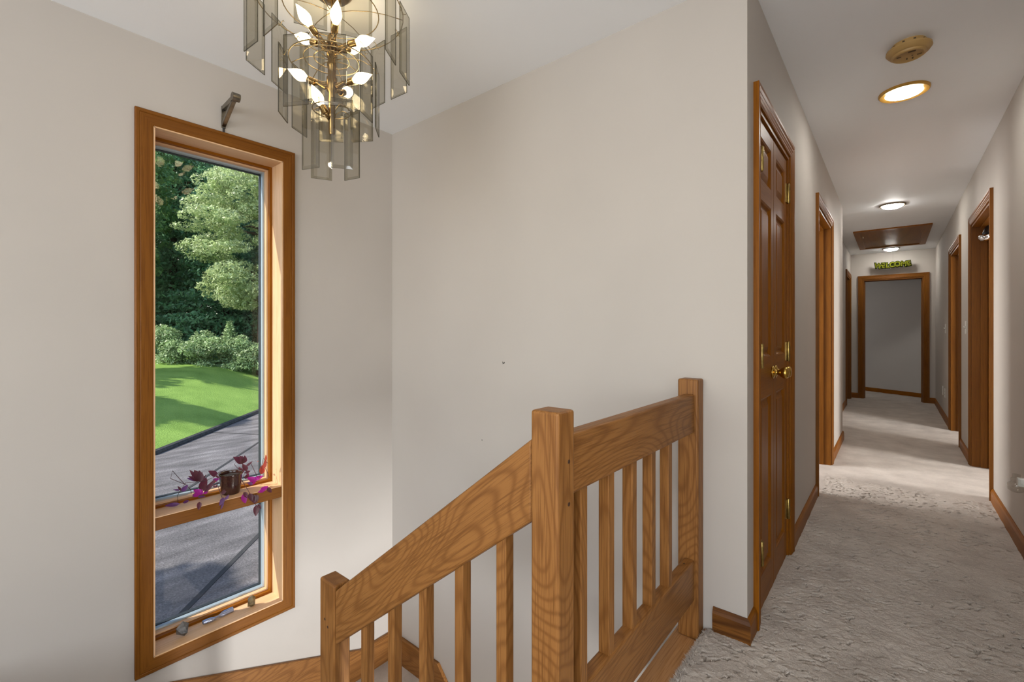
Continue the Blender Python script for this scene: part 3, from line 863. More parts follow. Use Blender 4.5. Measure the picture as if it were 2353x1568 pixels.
def ring(r, z, name='ring', wr=0.0022):
    mb = MB(); mb.tube([pol(r, 360 * k / 40, z) for k in range(40)], wr, 6, True); return mb.build(name, 'wire_brass', CH, smooth='all')
def spokes(r, z, zh, n, off):
    for k in range(n):
        a = off + 360 * k / n
        pts = [pol(0.012 + (r - 0.012) * s, a, zh + (z - zh) * s + 0.018 * math.sin(math.pi * s)) for s in (0, 0.25, 0.5, 0.75, 1)]
        MB().tube(pts, 0.0017, 5).build('spoke', 'wire_brass', CH, smooth='all')
def panel(r, deg, z0, z1, w, tilt):
    c = pol(r, deg, 0); a = math.radians(deg + tilt)
    tang = -RV * math.sin(a) + FV * math.cos(a); nrm = RV * math.cos(a) + FV * math.sin(a)
    T, b = 0.0030, 0.011
    mb = MB()
    def q(s, z, k): return c + tang * s + nrm * k + Vector((0, 0, z))
    h = w / 2
    outer = [(-h, z0), (h, z0), (h, z1), (-h, z1)]; inner = [(-h + b, z0 + b), (h - b, z0 + b), (h - b, z1 - b), (-h + b, z1 - b)]
    P = [q(s, z, -T) for s, z in outer] + [q(s, z, 0.0006 - T * 0 ) for s, z in outer] + [q(s, z, T) for s, z in inner]
    mb.poly(P, [(3, 2, 1, 0), (8, 9, 10, 11)], 0)
    b0_ = len(mb.v) - 12
    F = []
    for k in range(4):
        k2 = (k + 1) % 4
        F.append((k, k2, 4 + k2, 4 + k)); F.append((4 + k, 4 + k2, 8 + k2, 8 + k))
    mb.f += [[b0_ + i for i in f] for f in F]; mb.mi += [2 if i % 2 == 0 else 1 for i in range(len(F))]
    o = mb.build('glass_panel', ['smoke_glass', 'smoke_bevel', 'smoke_edge'], CH)
    hk = MB(); zt = z1 - 0.018
    hk.tube([q(0, zt, T + 0.001), q(0, zt, -T - 0.002), q(0, zt + 0.016, -0.012), q(0, zt + 0.020, -0.018), q(0, zt + 0.013, -0.021)], 0.0014, 5)
    hk.build('hook', 'wire_brass', o, smooth='all')
# three tiers: radius, bottom, top, count
ring(0.262, 2.372); spokes(0.262, 2.372, 2.36, 6, 15); ring(0.17, 2.365)
for k in range(12): panel(0.270, 8 + 30 * k, 2.125, 2.392, 0.098, 16 if k % 2 else -16)
ring(0.148, 2.160); spokes(0.148, 2.160, 2.176, 8, 5); ring(0.098, 2.172); ring(0.062, 2.176)
for k in range(8): panel(0.166, 22 + 45 * k, 1.930, 2.178, 0.094, 14 if k % 2 else -14)
ring(0.068, 1.985); spokes(0.068, 1.985, 1.968, 5, 40)
for k, (dg_, tl) in enumerate(((40, 25), (140, -25), (222, 30), (318, -30))): panel(0.078, dg_, 1.742 + 0.006 * (k > 1), 2.004, 0.076, tl)
def arm(deg, zh, reach, rise, tip):
    """curved arm with a socket and a glowing candle bulb; tip = elevation of the bulb in degrees"""
    p = [pol(0.012, deg, zh), pol(reach * 0.4, deg, zh - 0.012), pol(reach * 0.75, deg, zh + rise * 0.3), pol(reach, deg, zh + rise)]
    a_ = MB().tube(p, [0.012, 0.0105, 0.009, 0.010], 10).build('arm', 'antique_brass', CH, smooth='all')
    d_ = (pol(1, deg, 0) - pol(0, deg, 0)) * math.cos(math.radians(tip)) + Vector((0, 0, math.sin(math.radians(tip))))
    s0 = p[-1]
    sk = MB(); sk.lathe([(0.0, -0.004), (0.011, -0.004), (0.0125, 0.0), (0.0125, 0.024), (0.010, 0.026), (0.0, 0.026)], s0, d_, 14); sk.build('socket', 'antique_brass', a_, smooth=True)
    bl = MB(); bl.lathe([(0.0, 0.024), (0.009, 0.026), (0.013, 0.033), (0.0195, 0.046), (0.0205, 0.056), (0.017, 0.070), (0.010, 0.084), (0.0035, 0.096), (0.0, 0.102)], s0, d_, 14); bl.build('bulb', 'bulb_glow', a_, smooth='all')
for deg, rs, tp in ((12, 0.012, 20), (62, 0.015, 35), (118, 0.015, 40), (172, 0.012, 25), (228, 0.015, 45), (300, 0.015, 50)):
    arm(deg, 2.232, 0.062, rs, tp)
for deg, tp in ((190, 25), (350, 12), (80, 30)):
    arm(deg, 2.085, 0.064, 0.0, tp)
arm(215, 1.966, 0.024, 0.006, 62)

# ------------------------------------------------------------------ hall ceiling fittings
sm = empty('smoke_alarm', (0.055, 2.715, CEIL)); tag(sm, 'tan round smoke alarm on the ceiling nearest the viewer', 'smoke alarm')
c = (0.055, 2.715, CEIL)
MB().lathe([(0.0, 0.0), (0.060, 0.0), (0.062, -0.020), (0.0, -0.020)], c, seg=36).build('mounting_base', 'alarm_plastic', sm, smooth=True)
MB().lathe([(0.0, -0.018), (0.072, -0.018), (0.080, -0.022), (0.081, -0.030), (0.070, -0.045), (0.062, -0.047), (0.060, -0.054), (0.055, -0.057), (0.050, -0.053), (0.0, -0.053)], c, seg=40).build('cover', 'alarm_plastic', sm, smooth=True)
for k in range(10):
    a = 2 * math.pi * k / 10
    x, y = c[0] + 0.0605 * math.cos(a), c[1] + 0.0605 * math.sin(a)
    mb = MB(); mb.box(x - 0.004, x + 0.004, y - 0.004, y + 0.004, CEIL - 0.014, CEIL - 0.008); mb.build('vent_slot', 'alarm_dark', sm)
for (x, y, w, h) in ((-0.034, -0.008, 0.016, 0.006), (0.036, 0.008, 0.016, 0.006), (0.010, -0.034, 0.026, 0.010), (-0.006, 0.026, 0.005, 0.014), (0.014, 0.030, 0.005, 0.014), (0.012, 0.004, 0.006, 0.006)):
    mb = MB(); mb.box(c[0] + x - w / 2, c[0] + x + w / 2, c[1] + y - h / 2, c[1] + y + h / 2, CEIL - 0.0545, CEIL - 0.0525); mb.build('slot', 'alarm_dark', sm)
def ceiling_light(x, y, R, ri, dome, rim, label, thick=0.014):
    r = empty('ceiling_light', (x, y, CEIL)); tag(r, label, 'ceiling light', 'flush lights along the hall ceiling')
    MB().lathe([(R, 0.0), (R, -thick * 0.55), (R - 0.006, -thick), (ri, -thick * 0.8), (ri, -thick * 0.3)], (x, y, CEIL), seg=44).build('rim', rim, r, smooth=True)
    prof = [(ri + 0.001, -thick * 0.62)] + [(ri * math.cos(q), -thick * 0.62 - dome * math.sin(q)) for q in (0.3, 0.6, 0.9, 1.2)] + [(0, -thick * 0.62 - dome)]
    MB().lathe(prof, (x, y, CEIL), seg=36).build('diffuser', 'lamp_glow', r, smooth='all')
    return r
ceiling_light(0.05, 0.30, 0.108, 0.089, 0.034, 'rim_bronze', 'round ceiling light added unseen over the landing to brighten the near carpet')  # added fixture, out of view, that puts more light on the near carpet
ceiling_light(0.046, 3.235, 0.108, 0.080, 0.016, 'rim_gold', 'round ceiling light with wide gold rim beside the smoke alarm')
ceiling_light(-0.003, 6.055, 0.108, 0.089, 0.034, 'rim_bronze', 'round domed ceiling light in front of the attic hatch')
ceiling_light(-0.020, 9.222, 0.108, 0.089, 0.034, 'rim_bronze', 'round domed ceiling light between attic hatch and welcome sign')

# attic hatch
hx0, hx1, hy0, hy1 = -0.395, 0.365, 7.37, 8.98
AH = empty('attic_hatch', (-0.015, 8.17, CEIL)); tag(AH, 'brown plywood attic hatch with wood trim in the hall ceiling', 'hatch')
MB().box(hx0 + 0.06, hx1 - 0.06, hy0 + 0.06, hy1 - 0.06, CEIL - 0.006, CEIL + 0.0).build('hatch_panel', 'fir_Y', AH)
HP = [(0, 0), (0, 0.012), (0.01, 0.016), (0.07, 0.018), (0.07, 0)]
for p0, p1, ow, mt in (((hx0 + .07, hy0 + .07), (hx0 + .07, hy1 - .07), (-1, 0, 0), 'fir_Y'), ((hx1 - .07, hy0 + .07), (hx1 - .07, hy1 - .07), (1, 0, 0), 'fir_Y'), ((hx0 + .07, hy0 + .07), (hx1 - .07, hy0 + .07), (0, -1, 0), 'fir_X'), ((hx0 + .07, hy1 - .07), (hx1 - .07, hy1 - .07), (0, 1, 0), 'fir_X')):
    mb = MB(); board(mb, (*p0, CEIL), (*p1, CEIL), ow, (0, 0, -1), HP); mb.build('trim_board', mt, AH)
mb = MB(); mb.tube([(hx0 + 0.085, 7.78, CEIL - 0.006), (hx0 + 0.085, 7.78, CEIL - 0.02), (hx0 + 0.085, 7.86, CEIL - 0.02), (hx0 + 0.085, 7.86, CEIL - 0.006)], 0.004, 6); mb.build('pull_handle', 'aged_brass', AH)

# welcome sign hanging from the ceiling
WS = empty('welcome_sign', (-0.015, 9.52, 2.15)); tag(WS, 'green moss-covered WELCOME lettering hung above the far doorway', 'sign')
def letter_mesh(ch, size, offset, extrude):
    cu = bpy.data.curves.new('letter', 'FONT'); cu.body = ch; cu.size = size; cu.offset = offset; cu.extrude = extrude; cu.align_x = 'CENTER'; cu.resolution_u = 4
    to = bpy.data.objects.new('tmp', cu); COL.objects.link(to)
    dg = bpy.context.evaluated_depsgraph_get()
    me = bpy.data.meshes.new_from_object(to.evaluated_get(dg))
    bpy.data.objects.remove(to); bpy.data.curves.remove(cu)
    return me
LX = [-0.188, -0.118, -0.067, -0.010, 0.058, 0.130, 0.196]
LZ = [2.178, 2.180, 2.176, 2.181, 2.185, 2.183, 2.188]
LS = [0.118, 0.116, 0.116, 0.118, 0.120, 0.118, 0.116]
LR = [0.18, -0.05, 0.06, 0.0, -0.05, 0.08, -0.12]
bk = MB(); bk.box(-0.195, 0.185, 9.530, 9.536, 2.205, 2.235); bk.build('backing_strip', 'moss_dark', WS)
for ch, x, z, s_, r_ in zip('WELCOME', LX, LZ, LS, LR):
    s_ *= 0.92
    me = letter_mesh(ch, s_, 0.004, 0.010); me.materials.append(MATS['moss'])
    o = bpy.data.objects.new('letter', me); COL.objects.link(o); place(o, (x, 9.515, z), WS); o.rotation_euler = (math.pi / 2, r_, 0); o.scale = (0.86, 1, 1)
    me2 = letter_mesh(ch, s_, 0.014, 0.005); me2.materials.append(MATS['moss_dark'])
    o2 = bpy.data.objects.new('letter_border', me2); COL.objects.link(o2); place(o2, (x, 9.526, z), WS); o2.rotation_euler = (math.pi / 2, r_, 0); o2.scale = (0.86, 1, 1)
mb = MB(); mb.tube([(0.0, 9.528, 2.235), (0.0, 9.528, CEIL)], 0.0016, 6); mb.build('hanging_string', 'string', WS)

# ------------------------------------------------------------------ small wall fittings
def plate(name, y, z, label, cat, switch=True, x=XHR):
    r = empty(name, (x, y, z)); tag(r, label, cat)
    MB().box(x - 0.005, x, y - 0.035, y + 0.035, z - 0.058, z + 0.058).build('cover_plate', 'white_plastic', r, bevel=0.002)
    if switch:
        mb = MB(); mb.box(x - 0.0065, x - 0.0045, y - 0.006, y + 0.006, z - 0.013, z + 0.013); mb.build('slot', 'dark_hole', r)
        mb = MB(); mb.prism([(x - 0.005, y - 0.004, z - 0.008), (x - 0.018, y - 0.004, z + 0.004), (x - 0.018, y - 0.004, z + 0.012), (x - 0.005, y - 0.004, z + 0.008)], (0, 0.008, 0)); mb.build('toggle', 'white_plastic', r)
    else:
        for dz in (-0.02, 0.02):
            mb = MB(); mb.lathe([(0.0, 0.0), (0.016, 0.0), (0.015, 0.002), (0.0, 0.002)], (x - 0.005, y, z + dz), (-1, 0, 0), 16); so = mb.build('socket', 'white_plastic', r)
            for dy in (-0.006, 0.006):
                mb = MB(); mb.box(x - 0.0075, x - 0.0065, y + dy - 0.001, y + dy + 0.001, z + dz - 0.004, z + dz + 0.006); mb.build('contact_slot', 'dark_hole', so)
    return r
plate('light_switch', 5.78, 1.187, 'white toggle switch between the two doorways', 'switch')
plate('light_switch', 7.85, 1.187, 'white toggle switch past the farther doorway, above the outlets', 'switch')
plate('wall_outlet', 7.915, 0.375, 'white outlet low on the wall just past the farther doorway', 'outlet', False)
plate('wall_outlet', 8.24, 0.378, 'white outlet low on the wall, nearest the far corner', 'outlet', False)
# plug-in glass scent warmer at the picture's edge
NL = empty('night_light', (XHR, 3.28, 0.36)); tag(NL, 'clear glass plug-in warmer low on the near hall wall', 'night light')
MB().box(XHR - 0.005, XHR, 3.235, 3.305, 0.345, 0.455).build('cover_plate', 'white_plastic', NL, bevel=0.002)
mb = MB(); mb.lathe([(0.0, 0.0), (0.018, 0.002), (0.030, 0.012), (0.034, 0.026), (0.032, 0.040), (0.024, 0.046), (0.020, 0.050), (0.020, 0.066), (0.014, 0.070), (0.014, 0.088), (0.0, 0.090)], (XHR - 0.044, 3.285, 0.368), seg=24); mb.build('glass_bulb', 'clear_glass', NL, smooth=True)
MB().box(XHR - 0.042, XHR - 0.005, 3.27, 3.30, 0.400, 0.440).build('plug_body', 'white_plastic', NL, bevel=0.003)

# small damages in the paint where something hung
def chip(x, z, s, label):
    r = empty('nail_hole', (x, YB, z)); tag(r, label, 'nail hole')
    mb = MB(); mb.lathe([(0.0, 0.0012), (0.0022 * s, 0.0010), (0.0026 * s, 0.0)], (x, YB, z), (0, -1, 0), 8); mb.build('hole', 'dark_hole', r)
    for (dx, dz, w, h) in ((-0.004, 0.003, 0.0018, 0.006), (0.004, 0.001, 0.003, 0.003), (0.006, 0.003, 0.0012, 0.004), (-0.003, -0.003, 0.002, 0.003)):
        mb = MB(); mb.box(x + (dx - w / 2) * s, x + (dx + w / 2) * s, YB - 0.0012, YB, z + (dz - h / 2) * s, z + (dz + h / 2) * s); mb.build('torn_paint', 'dark_hole', r)
chip(-1.558, 0.986, 1.3, 'dark torn nail hole high on the bare stairwell wall')
chip(-1.711, 0.562, 0.55, 'tiny nail hole lower on the bare stairwell wall')

# ------------------------------------------------------------------ things on the window
ax_, ay_ = -math.sin(YAW), math.cos(YAW)
SH = MZ1 + 0.004
def leaf_mesh(nm, mat, w):
    L_, n_ = 1.0, 6
    P, F = [], []
    for i in range(n_ + 1):
        t_ = i / n_
        hw = w * math.sin(math.pi * min(1, t_ ** 0.8)) ** 0.8 * (1 - 0.25 * t_)
        if i in (0, n_): hw = 0.004
        dz = -0.14 * t_ * t_
        P += [(t_, -hw, dz + hw * 0.35), (t_, 0, dz), (t_, hw, dz + hw * 0.35)]
    for i in range(n_):
        b = 3 * i
        F += [(b, b + 1, b + 4, b + 3), (b + 1, b + 2, b + 5, b + 4)]
    me = bpy.data.meshes.new(nm); me.from_pydata(P, [], F); me.materials.append(MATS[mat])
    me.polygons.foreach_set('use_smooth', [True] * len(F))
    return me
LM = {k: (leaf_mesh('leaf', m_, .17), leaf_mesh('leaf', m_, .30)) for k, m_ in (('d', 'leaf_maroon'), ('m', 'leaf_magenta'), ('v', 'leaf_violet'), ('r', 'leaf_red'))}
PL = empty('potted_plant', (-2.588, 0.878, SH)); tag(PL, 'small brown glazed pot of trailing purple-leaved plant on the window rail', 'potted plant')
pc = (-2.588, 0.878, SH)
mb = MB(); mb.lathe([(0.0, 0.0), (0.037, 0.0), (0.040, 0.004), (0.047, 0.05), (0.051, 0.094), (0.053, 0.098), (0.052, 0.104), (0.049, 0.104), (0.046, 0.098), (0.046, 0.088), (0.0, 0.088)], pc, seg=32); mb.build('pot', 'glazed_pot', PL, smooth=True)
mb = MB(); mb.lathe([(0.0, 0.0895), (0.0455, 0.0895), (0.0, 0.093)], pc, seg=20); mb.build('soil', 'soil', PL)
# (y, z) of leaf base and tip, kind, width; they hang in the plane of the rail
def yz(px_, py_):      # picture sketch units of the plant study -> metres on the rail plane
    y = 0.878 + (px_ - 1215) * 0.0002435
    z = SH + (890 - py_) * 0.000281 - (px_ - 1215) * 0.000066
    return y, z
LEAVES = [((1430, 330), (1250, 220), 'd', 1), ((1430, 330), (1335, 190), 'd', 1), ((1440, 330), (1430, 185), 'd', 1), ((1440, 340), (1505, 220), 'd', 0), ((1460, 380), (1580, 275), 'd', 0),
          ((1480, 470), (1440, 340), 'd', 1), ((1490, 480), (1530, 380), 'd', 1), ((1480, 520), (1590, 470), 'd', 1), ((1490, 560), (1450, 440), 'd', 1), ((1520, 640), (1545, 520), 'd', 1), ((1470, 600), (1560, 560), 'd', 0),
          ((1690, 650), (1530, 600), 'm', 1), ((1700, 660), (1560, 740), 'm', 1), ((1640, 770), (1810, 690), 'm', 1), ((1720, 760), (1590, 790), 'm', 1), ((1770, 720), (1880, 800), 'd', 1), ((1730, 640), (1840, 560), 'm', 1), ((1600, 720), (1520, 680), 'v', 1), ((1680, 620), (1640, 560), 'm', 1),
          ((1800, 530), (1855, 350), 'r', 1), ((1815, 420), (1850, 210), 'r', 0), ((1850, 260), (1830, 140), 'r', 0), ((1890, 520), (1860, 430), 'r', 0), ((1780, 300), (1830, 340), 'r', 0),
          ((660, 690), (545, 520), 'd', 0), ((660, 680), (600, 500), 'd', 1), ((660, 680), (655, 495), 'd', 1), ((660, 690), (480, 600), 'd', 0), ((670, 690), (725, 530), 'd', 0), ((680, 690), (755, 570), 'd', 0), ((650, 690), (470, 640), 'v', 0), ((670, 700), (830, 680), 'd', 0),
          ((690, 890), (555, 830), 'm', 1), ((700, 890), (805, 820), 'm', 1), ((660, 910), (545, 950), 'm', 1), ((700, 870), (850, 650), 'd', 1), ((690, 830), (740, 710), 'd', 1), ((720, 860), (880, 620), 'd', 0), ((640, 870), (600, 800), 'm', 1),
          ((340, 850), (230, 840), 'v', 0), ((330, 840), (300, 770), 'd', 0), ((340, 850), (420, 730), 'v', 1), ((300, 1050), (80, 1105), 'v', 0), ((340, 1035), (490, 1000), 'v', 0), ((640, 970), (770, 950), 'v', 0),
          ((540, 960), (520, 1090), 'd', 1), ((960, 890), (880, 1030), 'v', 1), ((1000, 890), (1110, 790), 'd', 1), ((980, 930), (1050, 840), 'v', 1), ((950, 960), (905, 1100), 'v', 0), ((1000, 800), (940, 790), 'd', 1),
          ((990, 600), (840, 510), 'd', 1), ((960, 600), (900, 560), 'd', 0), ((930, 700), (1000, 640), 'm', 1), ((900, 720), (960, 660), 'r', 0),
          ((1300, 840), (1365, 1000), 'm', 1), ((1320, 800), (1400, 900), 'd', 1), ((1560, 1030), (1550, 1230), 'd', 1), ((1590, 1020), (1660, 1100), 'd', 1), ((1500, 840), (1530, 1010), 'd', 1), ((1560, 840), (1570, 1000), 'd', 1), ((1430, 820), (1470, 960), 'd', 1)]
rnd = random.Random(5)
for (b, t_, k, wide) in LEAVES:
    y0, z0 = yz(*b); y1, z1 = yz(*t_)
    hang = min(z0, z1) < SH + 0.006
    bx = (XL + 0.024) if hang else rnd.uniform(-2.625, -2.555)
    tx = (bx + rnd.uniform(0.002, 0.012)) if hang else bx + rnd.uniform(-0.03, 0.03)
    p0, p1 = Vector((bx, y0, z0)), Vector((tx, y1, z1)); d = p1 - p0
    up = Vector((1, 0, 0.35)); e1 = d.normalized(); e2 = up.cross(e1).normalized(); e3 = e1.cross(e2)
    o = bpy.data.objects.new('leaf', LM[k][wide]); COL.objects.link(o); place(o, p0, PL)
    o.rotation_euler = Matrix((e1, e2, e3)).transposed().to_euler(); o.scale = (d.length, d.length, d.length)
STEMS = [[(1300, 760), (1440, 700), (1480, 520), (1430, 330)], [(1440, 470), (1340, 430), (1285, 370), (1330, 310), (1425, 340)], [(1560, 345), (1610, 340), (1660, 440), (1725, 560), (1690, 650)], [(1450, 700), (1600, 700), (1760, 660), (1800, 530), (1850, 250)], [(1870, 230), (1930, 300), (1960, 320)], [(1890, 400), (1950, 500), (1990, 600)],
         [(400, 740), (180, 650), (210, 520), (390, 725), (420, 740)], [(1150, 470), (1000, 520), (900, 620), (700, 690), (420, 720), (340, 850)], [(340, 850), (290, 930), (300, 1050)], [(1000, 700), (860, 780), (700, 860), (560, 900), (540, 960)], [(1100, 480), (980, 560), (960, 700), (950, 960)], [(1330, 520), (1420, 640), (1440, 820), (1500, 960), (1560, 1030)], [(420, 740), (500, 820), (520, 900)]]
for st in STEMS:
    pts = []
    for q in st:
        y, z = yz(*q); pts.append((XL + 0.024 if z < SH + 0.006 else -2.59, y, z))
    mb = MB(); mb.tube(pts, 0.0013, 5); mb.build('stem', 'stem', PL, smooth='all')

def rock(name, x, y, s, seed, mat, label, tall=1.0, jag=0.35):
    bm = bmesh.new(); bmesh.ops.create_icosphere(bm, subdivisions=1, radius=1.0)
    r_ = random.Random(seed)
    dirs = [Vector((r_.uniform(-1, 1), r_.uniform(-1, 1), r_.uniform(-1, 1))).normalized() for _ in range(13)]
    cut = [r_.uniform(1 - jag, 0.98) for _ in dirs]
    for v_ in bm.verts:
        for d_, c_ in zip(dirs, cut):
            k_ = v_.co.dot(d_)
            if k_ > c_: v_.co -= d_ * (k_ - c_)
        v_.co += Vector((r_.uniform(-1, 1), r_.uniform(-1, 1), r_.uniform(-1, 1))) * 0.16
        v_.co = Vector((v_.co.x * s[0], v_.co.y * s[1], max(-0.8, v_.co.z) * s[2] * tall))
    zmin = min(v_.co.z for v_ in bm.verts)
    for v_ in bm.verts: v_.co.z -= zmin
    me = bpy.data.meshes.new(name); bm.to_mesh(me); bm.free(); me.materials.append(MATS[mat])
    o = bpy.data.objects.new(name, me); COL.objects.link(o); place(o, (x, y, OPZ0 + 0.004)); tag(o, label, 'rock', 'stones on the window sill')
    return o
rock('mineral_rock', -2.566, 0.668, (0.026, 0.030, 0.034), 3, 'rock_dark', 'jagged dark glassy stone on the sill near the foil twist', 1.25, 0.45)
rock('mineral_rock', -2.566, 0.968, (0.020, 0.021, 0.032), 11, 'rock_brown', 'squarish brown stone on the sill near the sunny jamb', 1.25, 0.4)
# twisted piece of bluish foil
mb = MB()
pts = []
n_ = 18
P, F = [], []
sg = 10
for i in range(n_ + 1):
    t_ = i / n_
    y = 0.755 + 0.135 * t_
    pin = 1 - 0.35 * math.exp(-((t_ - 0.48) / 0.10) ** 2)
    a_, b_ = 0.0125 * pin, (0.008 + 0.003 * math.sin(9 * t_)) * pin
    for k in range(sg):
        q = 2 * math.pi * k / sg; tw = 2.2 / (1 + math.exp(-(t_ - 0.48) * 14))
        u_, v_ = a_ * math.cos(q), b_ * math.sin(q)
        P.append((-2.587 + u_ * math.cos(tw) - v_ * math.sin(tw) + 0.006 * math.sin(5 * t_), y, OPZ0 + 0.0165 + u_ * math.sin(tw) + v_ * math.cos(tw)))
for i in range(n_):
    for k in range(sg):
        F.append((i * sg + k, i * sg + (k + 1) % sg, (i + 1) * sg + (k + 1) % sg, (i + 1) * sg + k))
mb.poly(P, F); o = mb.build('twisted_foil', 'foil', smooth=True); tag(o, 'twisted tube of shiny bluish foil lying on the sill between two stones', 'foil twist')

# ------------------------------------------------------------------ outdoors
GZ = -1.70
mb = MB(); mb.poly([(-30, -40, GZ), (WX0 - 0.02, -40, GZ), (WX0 - 0.02, 40, GZ), (-30, 40, GZ)], [(0, 1, 2, 3)])
o = mb.build('driveway', 'asphalt'); tag(o, 'weathered grey asphalt driveway seen through the stair window', 'driveway', kind='structure')
# lawn rising behind a curved kerb
KERB = [(-9.0, -12.0), (-10.2, -6.0), (-11.5, -1.0), (-13.15, 2.87), (-14.9, 4.55), (-17.4, 6.9), (-21.5, 10.2), (-27.0, 14.0)]
def lawn_z(s): return GZ + 0.05 + 1.12 * min(1, s / 9.0) + max(0, s - 9) * 0.06
mb = MB(); P, F = [], []
cols = [0, 0.15, 1, 2, 3, 4.5, 6, 7.5, 9, 12, 18, 30]
dirv = Vector((-0.93, 0.36, 0)).normalized()
for kx, ky in KERB:
    for s_ in cols:
        P.append((kx + dirv.x * s_, ky + dirv.y * s_, lawn_z(s_)))
nc = len(cols)
for i in range(len(KERB) - 1):
    for j in range(nc - 1):
        F.append((i * nc + j, i * nc + j + 1, (i + 1) * nc + j + 1, (i + 1) * nc + j))
mb.poly(P, F); o = mb.build('lawn', 'grass', smooth='all'); tag(o, 'sunlit green lawn rising from the driveway kerb to the shrubs', 'lawn', kind='structure')
mb = MB(); mb.tube([(kx, ky, GZ + 0.03) for kx, ky in KERB], 0.085, 8); o = mb.build('kerb', 'curb'); tag(o, 'dark kerb strip between driveway and lawn', 'kerb', kind='structure')
def seam(name, a, b, w, label):
    a, b = Vector((*a, GZ)), Vector((*b, GZ)); n_ = (b - a).normalized().cross(Vector((0, 0, 1))) * w
    mb = MB(); mb.prism([a - n_, b - n_, b + n_, a + n_], (0, 0, 0.006)); o = mb.build(name, 'sealant'); tag(o, label, 'pavement seam', kind='structure')
seam('driveway_seam', (-4.6, 0.55), (-9.2, 4.93), 0.030, 'dark diagonal seam across the driveway in the lower pane')
seam('driveway_seam', (-8.6, 1.6), (-14.2, 6.3), 0.028, 'dark seam running up the driveway behind the potted plant')
seam('driveway_seam', (-15.0, 4.4), (-12.0, 6.1), 0.020, 'thin seam near the kerb at the top of the driveway')

def leaf_cloud(blobs, n, size, seed, up=0.35, flat=0.5):
    r = np.random.default_rng(seed)
    vol = np.array([b[3] * b[4] + b[4] * b[5] + b[3] * b[5] for b in blobs]); vol = vol / vol.sum()
    which = r.choice(len(blobs), n, p=vol)
    B = np.array(blobs)[which]
    d = r.normal(size=(n, 3)); d /= np.linalg.norm(d, axis=1)[:, None]
    rad = r.uniform(0.62, 1.03, n)
    pos = B[:, :3] + d * B[:, 3:6] * rad[:, None]
    nrm = d * flat + r.normal(size=(n, 3)) * 0.55 + np.array([0, 0, up]); nrm /= np.linalg.norm(nrm, axis=1)[:, None]
    t_ = np.cross(nrm, r.normal(size=(n, 3))); t_ /= np.linalg.norm(t_, axis=1)[:, None]
    b_ = np.cross(nrm, t_)
    s = size * r.uniform(0.6, 1.4, n)[:, None]
    q = np.stack([pos - t_ * s, pos - b_ * s * 0.45, pos + t_ * s, pos + b_ * s * 0.45], 1)
    return q.reshape(-1, 3)
def cloud_obj(name, co, mat, parent):
    n = len(co) // 4
    o0 = WL[parent.name]
    me = bpy.data.meshes.new(name)
    me.vertices.add(len(co)); me.vertices.foreach_set('co', (co - np.array(o0)).astype(np.float32).ravel())
    me.loops.add(len(co)); me.loops.foreach_set('vertex_index', np.arange(len(co), dtype=np.int32))
    me.polygons.add(n); me.polygons.foreach_set('loop_start', np.arange(0, 4 * n, 4, dtype=np.int32)); me.polygons.foreach_set('loop_total', np.full(n, 4, dtype=np.int32))
    me.update(); me.materials.append(MATS[mat])
    o = bpy.data.objects.new(name, me); COL.objects.link(o); place(o, o0, parent); return o
def tree(name, x, y, z, h, r, mat, label, seed, n, size, style='round', trunk=True, group=None, low=0.12):
    root = empty(name, (x, y, z)); tag(root, label, 'tree' if h > 3 else 'shrub', group)
    rd = random.Random(seed)
    blobs = []
    if style == 'conifer':
        k_ = 26
        for i in range(k_):
            f = i / (k_ - 1); zz = z + h * (low + (0.97 - low) * f); rr = r * (1 - 0.80 * f) * rd.uniform(0.8, 1.1)
            a0 = rd.uniform(0, 6.3)
            for j in range(4):
                a_ = a0 + j * math.pi / 2 + rd.uniform(-0.4, 0.4)
                blobs.append((x + rr * 0.55 * math.cos(a_), y + rr * 0.55 * math.sin(a_), zz - 0.12 * rr, rr * 0.55, rr * 0.55, h * 0.022))
    elif style == 'tiers':
        for i in range(260):
            f = rd.random(); zz = z + h * (low + (0.97 - low) * f); rr = r * math.sin(math.pi * (0.12 + 0.8 * f)) ** 0.7
            a_ = rd.uniform(0, 6.3); q = rr * rd.uniform(0.35, 0.95)
            blobs.append((x + q * math.cos(a_), y + q * math.sin(a_), zz, r * rd.uniform(0.10, 0.26), r * rd.uniform(0.10, 0.26), r * rd.uniform(0.04, 0.12)))
    else:
        for i in range(16):
            f = rd.random(); zz = z + h * (low + (0.88 - low) * f); rr = r * math.sin(math.pi * (0.15 + 0.75 * f)) ** 0.6
            a_ = rd.uniform(0, 6.3); q = rr * rd.uniform(0.1, 0.72)
            s_ = r * rd.uniform(0.28, 0.5)
            blobs.append((x + q * math.cos(a_), y + q * math.sin(a_), zz, s_, s_, min(s_ * 0.8, h * 0.35)))
    cloud_obj('foliage', leaf_cloud(blobs, n, size, seed), mat, root)
    if trunk:
        tr = 0.014 * h + 0.03
        mb = MB(); mb.tube([(x, y, z - 0.3), (x + 0.1, y, z + h * 0.35), (x, y + 0.1, z + h * 0.8)], [tr, tr * 0.75, tr * 0.3], 8); mb.build('trunk', 'bark', root, smooth='all')
        for k in range(7):
            a_ = rd.uniform(0, 6.3); zz = z + h * rd.uniform(0.2, 0.75); rr = r * rd.uniform(0.5, 0.8)
            mb = MB(); mb.tube([(x + 0.05, y + 0.05, zz), (x + rr * 0.5 * math.cos(a_), y + rr * 0.5 * math.sin(a_), zz + 0.25), (x + rr * math.cos(a_), y + rr * math.sin(a_), zz + 0.3)], [tr * 0.4, tr * 0.25, tr * 0.1], 6); mb.build('branch', 'bark', root, smooth='all')
    return root
G1 = 'trees behind the lawn'
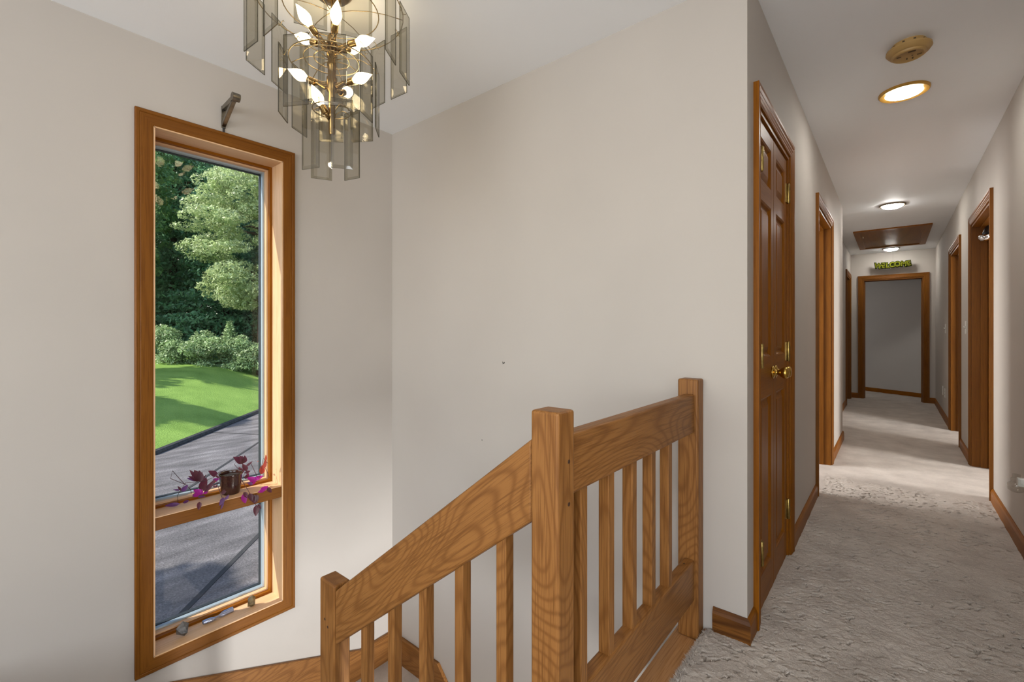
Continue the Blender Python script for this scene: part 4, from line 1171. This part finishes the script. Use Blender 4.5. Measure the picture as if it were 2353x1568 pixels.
tree('broadleaf_tree', -22.9, 9.0, -0.6, 9.8, 3.2, 'leaf_light', 'light green sunlit tree with layered boughs beyond the lawn', 21, 60000, 0.07, 'tiers', group=G1, low=0.30)
tree('evergreen_tree', -31.0, 7.6, -0.5, 15.0, 3.6, 'leaf_dark', 'tall dark evergreen filling the pane beside the light tree', 22, 34000, 0.11, 'conifer', group=G1, low=0.03)
tree('evergreen_tree', -28.3, 9.3, -0.5, 15.0, 3.4, 'leaf_dark', 'dark evergreen directly behind the light green tree', 23, 30000, 0.11, 'conifer', group=G1, low=0.03)
tree('evergreen_tree', -27.0, 12.6, -0.5, 14.0, 3.4, 'leaf_dark', 'dark evergreen past the light green tree, near the pane edge', 24, 18000, 0.12, 'conifer', group=G1, low=0.03)
tree('broadleaf_tree', -28.2, 4.6, -0.5, 14.0, 2.9, 'leaf_mid', 'mid green tree at the casing side of the pane, behind the shrubs', 25, 30000, 0.10, 'tiers', group=G1, low=0.3)
tree('broadleaf_tree', -35.0, 8.5, -0.4, 19.0, 5.5, 'leaf_mid', 'huge tree rising behind the dark evergreens', 26, 26000, 0.20, 'round', group=G1, low=0.05)
tree('broadleaf_tree', -33.5, 13.0, -0.4, 19.0, 5.0, 'leaf_dark', 'big dark tree at the back beyond the light tree', 27, 14000, 0.26, 'round', group=G1, low=0.05)
tree('broadleaf_tree', -37.0, 3.0, -0.4, 19.0, 5.5, 'leaf_dark', 'big dark tree at the back on the casing side', 28, 14000, 0.28, 'round', group=G1, low=0.05)
tree('broadleaf_tree', -33.0, -2.5, -0.5, 15.0, 4.5, 'leaf_mid', 'tree beyond the lawn hidden by the window casing', 29, 9000, 0.26, 'round', group=G1, low=0.1)
tree('broadleaf_tree', -24.5, -1.8, -0.9, 11.0, 2.6, 'leaf_mid', 'tree whose shade falls across the lawn', 30, 5000, 0.22, 'round', group=G1, low=0.35)
tree('broadleaf_tree', -19.0, -2.2, -1.2, 9.0, 2.0, 'leaf_mid', 'smaller tree shading the near lawn', 31, 3600, 0.20, 'round', group=G1, low=0.4)
tree('broadleaf_tree', -7.5, -4.05, -1.7, 7.4, 1.5, 'leaf_mid', 'tree beside the driveway shading its near end', 32, 3600, 0.2, 'round', group=G1, low=0.45)
G2 = 'shrubs edging the lawn'
for x, y, h, r, sd, st, lb in ((-26.6, 4.6, 1.9, 1.3, 41, 'round', 'pale green shrub at the casing end of the shrub row'), (-25.3, 6.1, 1.95, 1.25, 42, 'round', 'full pale shrub second from the casing end'), (-24.3, 7.2, 1.8, 1.2, 43, 'round', 'pale green shrub in the middle of the row'), (-23.3, 8.3, 1.6, 1.1, 44, 'round', 'lower pale shrub below the light tree'), (-22.4, 9.4, 1.35, 1.1, 45, 'round', 'low shrub at the far end of the row'), (-24.0, 8.1, 2.35, 0.75, 46, 'conifer', 'small pointed evergreen standing up from the shrub row')):
    tree('lawn_shrub', x, y, -0.66, h, r, 'leaf_shrub', lb, sd, 8000, 0.055, st, False, G2, low=0.08)
